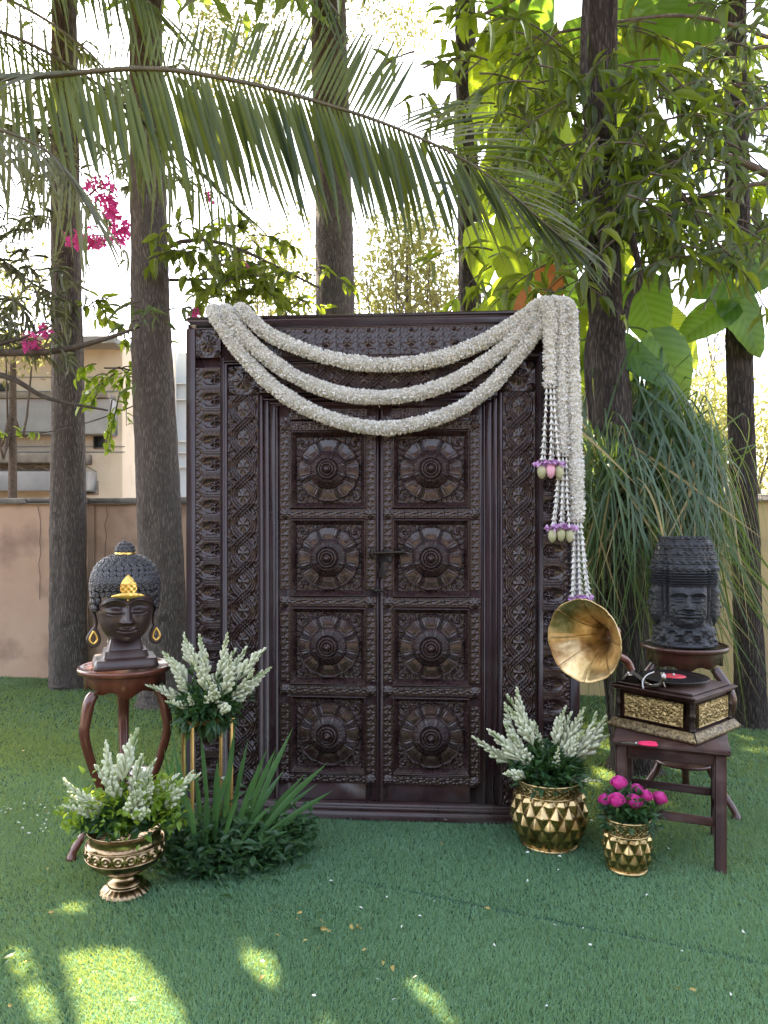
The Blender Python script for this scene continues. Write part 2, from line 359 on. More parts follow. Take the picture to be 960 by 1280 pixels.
def vein(m, k=9, dark=.62):
    """side veins on a blade whose own x runs along the midrib"""
    t = m.node_tree; N = t.nodes; L = t.links; tc = N.new('ShaderNodeTexCoord'); sp_ = N.new('ShaderNodeSeparateXYZ'); L.new(tc.outputs['Object'], sp_.inputs[0])
    def mth(op, a, b=None):
        n = N.new('ShaderNodeMath'); n.operation = op
        for i, v in enumerate((a, b)):
            if v is None: continue
            if isinstance(v, (int, float)): n.inputs[i].default_value = v
            else: L.new(v, n.inputs[i])
        return n.outputs[0]
    ay = mth('ABSOLUTE', sp_.outputs[1]); q = mth('SUBTRACT', sp_.outputs[0], mth('MULTIPLY', ay, .75)); w_ = mth('ABSOLUTE', mth('SUBTRACT', mth('FRACT', mth('MULTIPLY', q, k)), .5))
    f = mth('MAXIMUM', mth('LESS_THAN', w_, .055), mth('LESS_THAN', ay, .010)); f2 = mth('MULTIPLY', mth('POWER', mth('MULTIPLY', w_, 2), 2), .45)
    for bs_ in [n for n in N if n.type in ('BSDF_PRINCIPLED', 'BSDF_TRANSLUCENT')]:
        inp = bs_.inputs['Base Color'] if bs_.type == 'BSDF_PRINCIPLED' else bs_.inputs[0]
        a = N.new('ShaderNodeMix'); a.data_type = 'RGBA'; L.new(f2, a.inputs[0])
        if inp.links: L.new(inp.links[0].from_socket, a.inputs[6])
        else: a.inputs[6].default_value = inp.default_value
        c = tuple(inp.default_value)[:3]
        a.inputs[7].default_value = (.03, .09, .015, 1) if bs_.type == 'BSDF_PRINCIPLED' else (c[0]*.45, c[1]*.6, c[2]*.5, 1)
        e = N.new('ShaderNodeMix'); e.data_type = 'RGBA'; L.new(f, e.inputs[0]); L.new(a.outputs[2], e.inputs[6]); e.inputs[7].default_value = (.15, .25, .05, 1); L.new(e.outputs[2], inp)
    oi = N.new('ShaderNodeObjectInfo')
vein(M['big']); vein(M['big2'])

M['mould'] = mat('worn_gilded_wood', (.035, .018, .012), (.34, .26, .13), rough=.45, metal=.3, ns=90, bump=.6, bs=120, bd=.003, contrast=.4)
M['dryl'] = mat('big_dry_leaf', (.30, .10, .03), (.42, .18, .05), rough=.6, ns=6, trans=.4, tcol=(.6, .2, .04))
# ------------------------------------------------------------------ ground and turf
def sheet(name, m, x0, x1, y0, y1, z, kind='structure', nx=2, ny=2):
    X, Y = np.meshgrid(np.linspace(x0, x1, nx), np.linspace(y0, y1, ny), indexing='ij')
    o = link(name, MB().grid(np.stack([X, Y, X*0+z], -1)).mesh(name, m), kind=kind); return o
sheet('ground', mat('bare_soil', (.10, .075, .05), (.16, .12, .085), rough=.95, ns=1.5, bump=.5), -250, 250, -80, 420, -.03)
gx, gy = np.meshgrid(np.linspace(-6, 6, 121), np.linspace(-1, 7.6, 87), indexing='ij')
gh = .006*vn(gx*1.6, gy*1.6, 3)+.004*vn(gx*5, gy*5, 5)
link('artificial_turf', MB().grid(np.stack([gx, gy, gh-.004], -1)).mesh('turf', M['turf_base']), kind='structure')
def turf_h(x, y): return .006*vn(x*1.6, y*1.6, 3)+.004*vn(x*5, y*5, 5)-.004
def seam_y(x): return P0[1]+(x-P0[0])*SL
P0 = G(500, 1115); P1 = G(950, 1205); SL = (P1[1]-P0[1])/(P1[0]-P0[0])
def make_turf():
    parts = []
    for (y0, y1, den, wd) in ((1.75, 2.6, 74000, .0025), (2.6, 3.6, 48000, .0030), (3.6, 5.0, 17000, .0045), (5.0, 6.9, 8000, .0070)):
        xm = .54*y1+.35
        n = int((y1-y0)*2*xm*den)
        x = rs.uniform(-xm, xm, n); y = rs.uniform(y0, y1, n); parts.append(np.stack([x, y, np.full(n, wd)], 1))
    p = np.vstack(parts); x, y, wd = p.T
    ds = np.abs(y-seam_y(x))
    k = ~((ds < .009+.006*vn(x*20, x*0, 2)) & (x > -.1)); x, y, wd = x[k], y[k], wd[k]; n = len(x)
    L = rs.uniform(.011, .027, n)*(.85+.4*vn(x*3, y*3, 8))*np.where(y > 3.6, 1.25, 1)
    fa = 2*PI*vn(x*1.1, y*1.1, 21)+rs.normal(0, 1.1, n)        # the pile leans in patches
    lean = rs.uniform(.25, .95, n)
    d = np.stack([np.cos(fa)*np.sin(lean), np.sin(fa)*np.sin(lean), np.cos(lean)], 1)
    side = np.cross(d, rs.normal(0, 1, (n, 3))); side /= np.linalg.norm(side, axis=1)[:, None]
    b = np.stack([x, y, turf_h(x, y)-.002], 1)
    m_ = b+d*L[:, None]*.55; t = b+d*L[:, None]+np.array([0, 0, -1])*(L*lean*.25)[:, None]
    V = np.stack([b-side*wd[:, None]*.5, b+side*wd[:, None]*.5, m_+side*wd[:, None]*.42, m_-side*wd[:, None]*.42, t], 1).reshape(-1, 3)
    q = np.array([[0, 1, 2, 3]])[None]+(np.arange(n)*5)[:, None, None]; tr = np.array([[3, 2, 4]])[None]+(np.arange(n)*5)[:, None, None]
    mb = MB(); mb.add(V, q.reshape(-1, 4)); mb.n = 0
    mb.f.append((tr.reshape(-1, 3), 0)); mb.n = len(V)
    me = mb.mesh('turf_blades', M['turf'], smooth=False)
    link('turf_grass', me, kind='stuff')
make_turf()

# ------------------------------------------------------------------ boundary wall
WA, WB = np.array([-4.4, 6.85]), np.array([4.6, 5.55])
wd = (WB-WA)/np.linalg.norm(WB-WA); wn = np.array([-wd[1], wd[0]]); wl = np.linalg.norm(WB-WA); wrz = math.atan2(wd[1], wd[0])
wt = thing('boundary_wall', 'low rendered garden wall with grey stone coping behind the tree trunks', 'wall', (*WA, 0), wrz)
split = .66*wl
for (a, b, mm) in ((0, split, M['wall']), (split+.003, wl, M['wall2'])):
    n = max(4, int((b-a)*20)); xs = np.linspace(a, b, n); zs = np.linspace(-.05, 1.58, 36)
    X, Z = np.meshgrid(xs, zs, indexing='ij'); Yd = .006*vn(X*3, Z*3, 4)+.002*vn(X*20, Z*20, 5)
    mb = MB().grid(np.stack([X, -Yd, Z], -1)); mb.box(((a+b)/2, .09, .765), (b-a, .16, 1.62), .004)
    link('wall_panel', mb.mesh('wall_panel', mm), wt)
i = 0; a = 0.0
cop = MB().box((0, 0, 0), (.595, .27, .055), .008).mesh('coping_stone', M['coping'])
while a < wl-.3:
    link('coping_stone', cop, wt, (a+.3, .08+rnd.uniform(-.008, .008), 1.606+rnd.uniform(-.003, .004)), rz=rnd.uniform(-.008, .008)); a += .6
link('pilaster', MB().box((1.80, .005, .78), (.07, .04, 1.585), .006).mesh('pilaster', M['wall']), wt)
for xx in (.5, 1.3, 1.72, 1.95, 2.75, 3.1):
    pts = [(xx+rnd.uniform(-.02, .02), -.012, z) for z in np.linspace(1.56, 1.56-rnd.uniform(.5, 1.2), 9)]
    link('wall_crack', MB().tube(pts, .0025, 4).mesh('crack', M['twig']), wt)

# ------------------------------------------------------------------ houses beyond the wall
def wpt(px, py, D): return P(px, py, D)
def house_a():
    D = 13.0; s = D/F
    t = thing('apartment_house', 'cream house with grey balcony bands beyond the wall at left', 'house', (0, 0, 0))
    x0, x1 = P(-260, 0, D)[0], P(148, 0, D)[0]; zt = P(0, 425, D)[2]
    link('wall', MB().box(((x0+x1)/2, D+2.2, zt/2), (x1-x0, 4.0, zt), .02).mesh('w', M['cream']), t)
    def band(nm, ya, yb, dy, m, xa=None, xb=None, tilt=0):
        za, zb = P(0, ya, D)[2], P(0, yb, D)[2]; xa = x0-.1 if xa is None else P(xa, 0, D)[0]; xb = x1+.05 if xb is None else P(xb, 0, D)[0]
        link(nm, MB().box(((xa+xb)/2, D+.2-dy/2-.003, (za+zb)/2), (xb-xa, dy, za-zb), .01, M=rotx(tilt)).mesh(nm, m), t)
    band('balcony_panel', 500, 544, .35, M['slab'], xb=142)
    band('roof_slab', 425, 434, .5, M['slab'])
    band('floor_ledge', 568, 580, .5, M['coping'], xb=110)
    band('balcony_panel', 590, 614, .42, M['slab'], xb=116)
    band('floor_ledge', 493, 500, .42, M['coping'], xb=140)
    for yy in (468, 486, 556, 563): band('plaster_joint', yy, yy+1.6, .02, M['slab'])
    for (xa, xb, ya, yb) in ((-30, 8, 476, 489), (-60, -20, 440, 470), (112, 130, 520, 560), (-90, -10, 556, 566), (95, 118, 600, 618)):
        za, zb = P(0, ya, D)[2], P(0, yb, D)[2]; xa, xb = P(xa, 0, D)[0], P(xb, 0, D)[0]
        f = link('window', MB().box(((xa+xb)/2, D+.19, (za+zb)/2), (xb-xa, .06, za-zb), .005).mesh('window', M['coping']), t)
        link('pane', MB().box(((xa+xb)/2, D+.155, (za+zb)/2), (xb-xa-.08, .02, za-zb-.06), .003).mesh('pane', M['glassd']), f)
    za, zb = P(0, 582, D)[2], P(0, 590, D)[2]; xx = x0; k = 0; mb = MB()
    while xx < P(110, 0, D)[0]:
        mb.tube([(xx, D-.05, (za, zb)[k % 2]), (xx+.2, D-.05, (zb, za)[k % 2])], .012, 5); xx += .2; k += 1
    link('railing_truss', mb.mesh('truss', M['coping']), t)
house_a()
def house_b():
    D = 16.5
    t = thing('rendered_house', 'pale blue house with white pipes between the two left trunks', 'house', (0, 0, 0))
    x0, x1 = P(128, 0, D)[0], P(262, 0, D)[0]; zt = P(0, 440, D)[2]
    link('wall', MB().box(((x0+x1)/2, D+2, zt/2), (x1-x0, 4, zt), .02).mesh('w', M['paleblue']), t)
    for yy in (480, 500, 552, 566, 584):
        z = P(0, yy, D)[2]; link('wall_ledge', MB().box(((x0+x1)/2, D-.04, z), (x1-x0+.04, .07, .035), .005).mesh('l', M['white']), t)
    for xx in (137, 158, 184, 208, 220):
        x = P(xx, 0, D)[0]; link('drain_pipe', MB().tube([(x, D-.1, .2), (x, D-.1, zt)], .035, 8).mesh('p', M['white']), t)
    za, zb = P(0, 585, D)[2], P(0, 602, D)[2]; xa, xb = P(118, 0, D)[0], P(172, 0, D)[0]
    link('window_awning', MB().box(((xa+xb)/2, D-.4, (za+zb)/2), (xb-xa, .6, .06), .01, M=rotz(0)@rotx(.3)).mesh('aw', M['white']), t)
    for (xa, xb, ya, yb) in ((190, 205, 500, 545), (163, 180, 505, 545), (140, 155, 606, 620)):
        za, zb = P(0, ya, D)[2], P(0, yb, D)[2]; xa, xb = P(xa, 0, D)[0], P(xb, 0, D)[0]
        f = link('window', MB().box(((xa+xb)/2, D-.005, (za+zb)/2), (xb-xa, .05, za-zb), .005).mesh('window', M['white']), t)
        link('pane', MB().box(((xa+xb)/2, D-.035, (za+zb)/2), (xb-xa-.1, .02, za-zb-.1), .003).mesh('pane', M['glassd']), f)
house_b()

# ------------------------------------------------------------------ leaf templates
def leaf_tpl(k=4, shape='lance', fold=.25, droop=.25):
    t = np.linspace(0, 1, k+1)
    if shape == 'lance': wv = np.sin(PI*t**.75)**1.0
    elif shape == 'oval': wv = np.sin(PI*t**.65)
    else: wv = np.sqrt(np.clip(1-((t-.42)/.58)**2, 0, 1))
    wv = wv.copy(); wv[0] = .06; wv[-1] = .0
    V = []
    for ti, wi in zip(t, wv):
        z = -droop*ti**2
        V += [(ti, -wi*.5, z+fold*wi*.5), (ti, 0, z), (ti, wi*.5, z+fold*wi*.5)]
    Fs = []
    for i in range(k):
        a = i*3; Fs += [(a, a+3, a+4, a+1), (a+1, a+4, a+5, a+2)]
    return np.array(V), np.array(Fs)
T_lance = leaf_tpl(4, 'lance'); T_small = leaf_tpl(2, 'oval'); T_oval = leaf_tpl(3, 'oval')
def scatter_leaves(mb, pos, d, L, wr, tpl=T_lance, mi=0, filt=True, up=None, rollsd=.5):
    pos = np.asarray(pos); d = np.asarray(d); L = np.asarray(L)*np.ones(len(pos))
    if filt:
        k = keep3(pos, d, L); pos, d, L = pos[k], d[k], L[k]
    n = len(pos)
    Rm = frames(d, up=up, roll=rs.normal(0, rollsd, n))
    mb.inst(tpl[0], tpl[1], pos, Rm, np.stack([L, L*wr, L], 1), mi)

# ------------------------------------------------------------------ trees
def trunk_mesh(pts, rads, m, k=72, flare=None, seed=0, knots=()):
    """pts: world points bottom to top; rads: radii; returns mesh in world coordinates relative to the base"""
    pts = np.array(pts, float); base = pts[0].copy()
    Ls = np.concatenate([[0], np.cumsum(np.linalg.norm(np.diff(pts, axis=0), axis=1))]); n = int(Ls[-1]/.03)
    c = spline(pts, n); ll = np.linspace(0, Ls[-1], n); rr = np.interp(ll, Ls, rads)
    a = np.linspace(0, 2*PI, k, endpoint=False)
    A, Z = np.meshgrid(a, ll, indexing='xy'); r = rr[:, None]*np.ones((1, k))
    if flare:
        lob = 1+.35*np.cos(A*5+seed)+.2*np.cos(A*3+1)
        r = r+flare*lob*np.exp(-Z/.22)+flare*.3*np.exp(-Z/.6)
    r *= 1+.035*np.sin(A*3+Z*.9+seed)+.02*np.sin(A*5-Z*1.7)
    arc = A*np.interp(ll, Ls, rads)[:, None]
    cells = vn(np.cos(A)*4+seed+9, Z*7, seed)*0+vn(A*k/2/PI*.45, Z*7+np.sin(A*7)*1.2, seed)
    cells = np.where(A > 6.0, cells*0+vn(np.zeros_like(A), Z*7, seed), cells)
    r += (np.abs(cells-.5)*2-.5)*.010+.008*(vn(A*3, Z*1.3, seed+1)-.5)
    for (z0, a0, h, s) in knots: r += h*np.exp(-((Z-z0)/s)**2-((((A-a0+PI) % (2*PI))-PI)*np.interp(z0, Ls, rads)/s)**2)
    V = c[:, None]+np.stack([r*np.cos(A), r*np.sin(A), np.zeros_like(A)], -1)-base
    V[..., 0] += 0
    return MB().grid(V, cv=True).mesh('trunk', m), base
TREES = []
def tree(label, rows, m, top=8.0, flare=.03, seed=0, knots=(), ext=(0, 0)):
    """rows: (px_centre, py, width_px, D) from top to bottom"""
    rows = sorted(rows, key=lambda r: -r[1]); pts = []; rads = []
    D0 = rows[0][3]
    yb = HZ+CH*F/D0
    for i, (px, py, wpx, D) in enumerate(rows):
        p = P(px, py, D); pts.append(p); rads.append(wpx/2/F*D)
    b = pts[0].copy(); b[2] = -.03; 
    if pts[0][2] > .05: pts = [b]+pts; rads = [rads[0]*1.03]+rads
    else: pts[0][2] = -.03
    pl = pts[-1]; e = pl.copy(); e[2] = top; e[0] += ext[0]*(top-pl[2]); e[1] += ext[1]*(top-pl[2]); pts.append(e); rads.append(rads[-1]*.7)
    me, base = trunk_mesh(pts, rads, m, seed=seed, flare=flare, knots=knots)
    t = thing('shade_tree', label, 'tree', base)
    link('trunk', me, t)
    TREES.append((t, base, np.array(pts[-1]), np.array(pts[-2]), rads[-1])); return t
tree('tall grey trunk nearest the left edge, against the peach wall', [(80, 40, 34, 6.3), (82, 300, 38, 6.3), (85, 480, 43, 6.3), (86, 700, 46, 6.3), (86, 845, 49, 6.3)], M['bark'], seed=1, flare=.04, knots=((1.15, 4.6, .02, .05), (2.05, 5.0, -.02, .045), (2.9, 4.4, .025, .05), (.55, 4.9, .012, .04)))
tree('leaning grey trunk between the bronze head statue and the carved door', [(182, 0, 44, 5.75), (186, 300, 52, 5.75), (192, 500, 57, 5.75), (203, 720, 60, 5.75), (205, 845, 62, 5.75)], M['bark'], seed=2, flare=.05, knots=((1.5, 4.5, .022, .05), (2.3, 4.95, .028, .055), (3.1, 4.6, -.02, .05), (.8, 4.2, -.012, .06)))
tree('thick dark trunk rising behind the left half of the door top', [(410, 0, 44, 6.6), (416, 240, 46, 6.6), (419, 390, 48, 6.6), (420, 800, 50, 6.6)], M['bark'], seed=3, knots=((3.2, 4.7, .025, .06), (4.0, 4.4, -.02, .06)))
tree('thin straight dark trunk rising behind the right half of the door top', [(581, 0, 25, 7.0), (583, 150, 25, 7.0), (587, 390, 28, 7.0), (588, 800, 31, 7.0)], M['barkd'], seed=4)
tree('gnarled dark trunk with knots and vines, just right of the white garlands', [(754, 0, 43, 4.4), (748, 180, 41, 4.4), (751, 300, 42, 4.4), (757, 400, 46, 4.35), (766, 500, 48, 4.3), (778, 700, 50, 4.25), (793, 925, 56, 4.2)], M['barkd'], seed=5, flare=.13,
     knots=((2.35, 4.9, .05, .08), (2.1, 4.6, -.04, .05), (2.6, 5.1, .04, .1)))
tree('slim dark trunk with flared roots at the right edge beside the stone head', [(920, 0, 30, 5.1), (922, 300, 31, 5.1), (925, 500, 33, 5.1), (932, 700, 37, 5.1), (938, 880, 44, 5.1)], M['barkd'], seed=6, flare=.085)

def in_frame_xy(p):
    p = np.asarray(p); return HZ-(p[:, 2]-CH)/p[:, 1]*F
def canopy():
    cl = []
    n = 0
    while n < 880:
        g = np.array([rnd.uniform(-6.5, 5.2), rnd.uniform(-1.2, 9.5)]); 
        z = max(5.6+rnd.random()*2.2, (1.75+.78*g[1])/(1-.78*.5)+rnd.random()*1.6)
        c = np.array([g[0], g[1], 0])+SV*(z/SV[2])
        # the sunlit climber leaves at upper right: crown is open above them
        q = c-SV*((c[2]-3.3)/SV[2])
        if q[0] > .5 and 4.0 < q[1] < 7.5 and rnd.random() < .62: continue
        if c[1] < 1.0: continue
        if -2.3 < g[0] < .15 and 1.55 < g[1] < 3.7 and rnd.random() < .8: continue
        cl.append(c); n += 1
    cl = np.array(cl)
    tops = np.array([t[2][:2] for t in TREES]); own = np.argmin(np.linalg.norm(cl[:, None, :2]-(tops+np.array([-1.0, 1.0]))[None], axis=2), axis=1)
    for i, (t, base, top, pre, rad) in enumerate(TREES):
        mine = cl[own == i]
        if len(mine) == 0: continue
        mb = MB(); br = MB()
        for j, c in enumerate(mine):
            m_ = 78; p = c+rs.normal(0, .36, (m_, 3)); d = rs.normal(0, 1, (m_, 3)); d[:, 2] = d[:, 2]*.35-.45
            scatter_leaves(mb, p-base, d, rs.uniform(.16, .27, m_), .36, T_small, filt=False) if False else None
            L_ = rs.uniform(.17, .28, m_); k = keep3(p, d, L_)
            k &= (in_frame_xy(p) < -4) | (rs.rand(m_) < np.where(p[:, 0]/p[:, 1]*F+480 < 430, .5, .22))
            scatter_leaves(mb, (p-base)[k], d[k], L_[k], .38, T_small, filt=False)
            if j % 9 == 0 and keep(np.array([c]))[0]:
                s0 = top-base; s0 = s0*np.array([1, 1, rnd.uniform(.78, 1.0)])
                e = c-base; md = (s0+e)/2+np.array([0, 0, .35]); path = spline([s0, md, e], 12)
                w_ = path+base
                if in_frame_xy(w_).max() < -10 and all(keep(w_+np.array(q_)).all() for q_ in ((0, 0, 0), (.1, 0, 0), (-.1, 0, 0), (0, .1, 0), (0, -.1, 0))): br.tube(path, np.linspace(rad*.5, .012, 12), 6)
        link('crown', mb.mesh('crown', M['crown'], smooth=False), t, kind='stuff')
        if br.v: link('branch', br.mesh('branches', M['bark']), t)
canopy()
def added_shade_leaves():  # added leaf layer out of view; gives the sun patches crisp edges
    """small unseen leaves added above the view to shade round the sun patches"""
    for ti, xr, yr, n, zr in ((0, (-2.3, .15), (1.55, 3.7), 75000, (4.9, 5.7)), (2, (.1, 3.0), (1.6, 3.0), 34000, (4.9, 5.9)), (0, (-4.5, -1.2), (3.0, 6.4), 15000, (6.8, 8.6))):
        t, base = TREES[ti][0], TREES[ti][1]; g = np.stack([rs.uniform(*xr, n), rs.uniform(*yr, n), np.zeros(n)], 1)
        z = np.maximum(rs.uniform(*zr, n), (1.62+.74*g[:, 1])/(1-.74*.53)); p = g+SV*(z/SV[2])[:, None]; L = rs.uniform(.04, .075, n) if yr[0] < 2.9 else rs.uniform(.12, .2, n)
        d = rs.normal(0, 1, (n, 3)); d[:, 2] = d[:, 2]*.3-.2; mb = MB(); scatter_leaves(mb, p-base*0, d, L, .45, T_small)
        mb.v = [v-base for v in mb.v]; link('added_shade_foliage', mb.mesh('added_shade_foliage', M['crown'], smooth=False), t, kind='stuff')
added_shade_leaves()

# ------------------------------------------------------------------ sprays of hanging leaves
def spray(mb, bm, start, d, L, n, leafL, wr=.24, sag=.5, tpl=T_lance, hang=.6, filt=True, rad=.006, mi=0):
    """a twig with leaves along it"""
    start = np.array(start, float); d = np.array(d, float); d /= np.linalg.norm(d)
    t = np.linspace(0, 1, 10)[:, None]; path = start+d*L*t+np.array([0, 0, -1.0])*sag*L*t**2
    if bm is not None and (not filt or keep(path).all()): bm.tube(path, np.linspace(rad, rad*.35, 10), 5, mi=mi if bm is mb else 0)
    tt = rs.uniform(.15, 1, n); pos = np.stack([np.interp(tt, t[:, 0], path[:, k]) for k in range(3)], 1)
    dd = rs.normal(0, .75, (n, 3))+d*.5; dd[:, 2] -= hang
    if len(pos): scatter_leaves(mb, pos, dd, leafL*rs.uniform(.7, 1.15, n), wr, tpl, filt=filt)
# ------------------------------------------------------------------ plants behind and around
def plant(name, label, cat, specs, m, tw=M['twig'], base=None, stems=(), leafpart='foliage'):
    """specs: (px, py, D, dirx, dirz, L, n, leafL, wr, sag, hang)"""
    mb = MB(); bm = MB(); base = np.array(base if base is not None else (0, 0, 0), float)
    for (px, py, D, dx, dz, L, n, lL, wr, sag, hang) in specs:
        spray(mb, bm, P(px, py, D)-0*base, (dx, rnd.uniform(-.3, .3), dz), L, n, lL, wr, sag, hang=hang)
    sm = [MB().tube(spline([P(*q[:3]) for q in s_], 16), np.linspace(s_[0][3], s_[-1][3], 16), 9) for s_ in stems]
    for b in [mb, bm]+sm:
        b.v = [v-base for v in b.v]
    t = thing(name, label, cat, base)
    if mb.v: link(leafpart, mb.mesh(leafpart, m), t, kind='stuff')
    if bm.v: link('twigs', bm.mesh('twigs', tw), t, kind='stuff')
    for b in sm: link('branch', b.mesh('branch', tw), t)
    return t
def rspecs(x0, x1, y0, y1, n, D, L, nl, lL, wr, sag=.4, hang=.7, dz=(-.5, .3)):
    return [(rnd.uniform(x0, x1), rnd.uniform(y0, y1), rnd.uniform(*D), rnd.choice((-1, 1))*rnd.uniform(.3, 1), rnd.uniform(*dz), L*rnd.uniform(.6, 1.3), nl, lL, wr, sag, hang) for _ in range(n)]

# dark drooping lance leaves, upper middle to right, nearer than the climber
plant('mast_tree', 'drooping dark lance-leaved tree branches hanging in front of the knotted trunk', 'tree',
      rspecs(600, 900, 20, 330, 80, (3.9, 5.0), .45, 12, .17, .26, .5, .9) + rspecs(740, 900, 150, 330, 26, (3.8, 4.9), .4, 11, .15, .26) + rspecs(690, 760, 280, 380, 8, (3.9, 4.3), .3, 8, .15, .28)
      + rspecs(480, 600, 60, 210, 7, (4.0, 5.0), .35, 7, .14, .26), M['lance'], base=(2.9, 4.9, 0),
      stems=[[(1010, 655+CH*F/4.9, 4.9, .06), (1012, 300, 4.9, .05), (985, -60, 4.8, .04)], [(1000, 60, 4.85, .014), (860, 20, 4.6, .011), (700, 40, 4.5, .008)], [(1005, 240, 4.85, .03), (870, 190, 4.5, .016), (700, 260, 4.3, .008)],
             [(985, -60, 4.8, .03), (800, -70, 4.6, .02), (600, 20, 4.6, .01)]])
plant('dusty_leaf_tree', 'dusty grey green leafy branches crossing the slim trunk at upper right', 'tree',
      rspecs(790, 960, 120, 330, 44, (3.9, 4.7), .35, 10, .13, .24, .5, .8) + rspecs(860, 960, 0, 120, 18, (4.2, 4.9), .35, 12, .13, .26), M['lancel'], base=(3.4, 4.5, 0),
      stems=[[(1180, 655+CH*F/4.5, 4.5, .05), (1180, 200, 4.5, .045), (1100, 0, 4.5, .03)], [(1180, 300, 4.5, .025), (1000, 230, 4.3, .015), (850, 250, 4.2, .007)], [(1170, 200, 4.5, .02), (960, 130, 4.4, .01), (830, 150, 4.3, .006)]])
plant('sunlit_tree', 'yellow green sunlit leaves filling the top right corner', 'tree',
      rspecs(850, 975, 0, 260, 40, (5.4, 6.4), .4, 13, .16, .34, .4, .6) + rspecs(590, 740, 0, 60, 12, (5.2, 6), .4, 11, .15, .34) + rspecs(595, 740, 40, 380, 46, (4.6, 5.3), .35, 9, .13, .32), M['leafy'], base=(4.2, 6.0, 0),
      stems=[[(1130, 655+CH*F/6, 6.0, .06), (1125, 200, 6.0, .05), (1060, -50, 6.0, .03)], [(1125, 150, 6.0, .03), (980, 60, 5.9, .015), (880, 90, 5.8, .007)]])
# left side
plant('bougainvillea', 'leafy dark climber with hanging sprays between the left trunk and door top', 'climber',
      rspecs(205, 330, 270, 330, 16, (5.2, 6.0), .38, 13, .13, .42, .35, .5) + rspecs(250, 410, 320, 375, 22, (5.2, 6.0), .38, 13, .13, .40, .35, .5)
      + rspecs(100, 165, 370, 420, 8, (6.0, 6.6), .3, 12, .13, .4), M['lance'], base=(-1.94, 6.4, 0),
      stems=[[(203, 655+CH*F/6.3, 6.45, .04), (196, 500, 6.4, .035), (186, 340, 6.3, .03), (260, 300, 5.8, .02), (400, 360, 5.6, .008)], [(186, 340, 6.2, .02), (215, 350, 5.9, .014), (330, 345, 5.6, .006)]])
plant('hanging_creeper', 'light green creeper trailing down between the two left trunks', 'creeper',
      rspecs(118, 165, 440, 490, 10, (5.6, 6.0), .22, 11, .10, .5, .8, .8) + [(150, 490, 5.8, -.15, -1, .45, 22, .075, .6, .1, .5), (140, 500, 5.8, -.1, -1, .4, 18, .075, .6, .1, .5), (158, 480, 5.8, -.05, -1, .3, 14, .08, .6, .1, .5),
       (60, 540, 5.6, -1, .05, .45, 16, .07, .6, .05, .6)], M['leafy'], base=(-1.86, 6.1, 0),
      stems=[[(200, 655+CH*F/6.1, 6.15, .012), (196, 600, 6.1, .012), (186, 480, 6.05, .012), (160, 462, 5.9, .009), (130, 460, 5.85, .006)], [(186, 500, 6.05, .006), (120, 525, 6.5, .005), (60, 540, 5.8, .004), (0, 548, 5.6, .004)]])
plant('bare_branch', 'dark bare branch crossing both left trunks with an orange leaf cluster below', 'branch',
      rspecs(150, 215, 370, 400, 5, (5.0, 5.4), .2, 5, .13, .24) + [(190, 440, 4.9, -.4, -.4, .18, 2, .16, .2, .6, .6)], M['lancel'], base=(-4.2, 5.2, 0),
      stems=[[(-260, 655+CH*F/5.2, 5.2, .05), (-262, 560, 5.2, .045), (-230, 480, 5.2, .04), (-60, 444, 5.2, .024), (60, 440, 5.15, .02), (130, 424, 5.1, .016), (175, 408, 5.1, .009)], [(-230, 480, 5.2, .03), (-20, 466, 5.2, .013), (60, 498, 5.3, .011), (135, 513, 5.4, .007)],
             [(-60, 444, 5.2, .016), (20, 425, 5.2, .01), (65, 407, 5.2, .006)]])
plant('young_palm_tuft', 'fringe of thin feathery leaves at the left edge above the houses', 'palm',
      rspecs(40, 240, 60, 250, 26, (6.5, 7.5), .4, 20, .17, .16, .5, .8) + rspecs(-30, 70, 260, 430, 34, (5.0, 6.2), .35, 18, .16, .09, .5, .7) + rspecs(0, 60, 100, 260, 16, (5.4, 6.2), .3, 14, .14, .2), M['palmg'], base=(-3.6, 5.8, 0),
      stems=[[(-70, 655+CH*F/5.8, 5.8, .06), (-72, 400, 5.8, .05), (-60, 260, 5.8, .03)]])
def flowers(name, label, pts, D, n, base):
    mb = MB(); bm = MB(); base = np.array(base, float)
    for (px, py, rx, ry) in pts:
        k = n; a = rs.uniform(0, 2*PI, k); r = np.sqrt(rs.rand(k))
        pos = np.stack([P(px+rx*np.cos(q)*s_, py+ry*np.sin(q)*s_, D+rs.uniform(-.15, .15)) for q, s_ in zip(a, r)])
        for c in pos:
            d = rs.normal(0, 1, (3, 3)); scatter_leaves(mb, np.tile(c-base, (3, 1)), d, rs.uniform(.03, .045, 3), .75, T_oval, filt=False)
        bm.tube(spline([P(px-rx, py+ry*.6, D)-base, P(px, py-ry*.2, D)-base, P(px+rx, py+ry*.3, D)-base], 8), .006, 5)
    t = thing(name, label, 'flowers', base); link('bracts', mb.mesh('bracts', M['pink']), t, kind='stuff'); link('flower_stem', bm.mesh('st', M['twig']), t)
flowers('bougainvillea_spray', 'magenta flower sprays hanging between the two left trunks', [(125, 238, 20, 18), (120, 297, 38, 15), (150, 290, 12, 20), (108, 303, 24, 8), (140, 262, 8, 14)], 5.9, 58, P(150, 300, 6.1))
flowers('bougainvillea_sprig', 'small pink flowers on the bare branch at the left edge', [(38, 425, 14, 10), (40, 435, 9, 6), (54, 415, 6, 8)], 5.15, 16, P(50, 440, 5.2))
flowers('bougainvillea_bloom', 'tiny pink flowers peeping above the top left corner of the door', [(243, 392, 6, 5), (262, 246, 5, 7), (310, 335, 5, 5)], 5.6, 14, P(260, 340, 5.7))

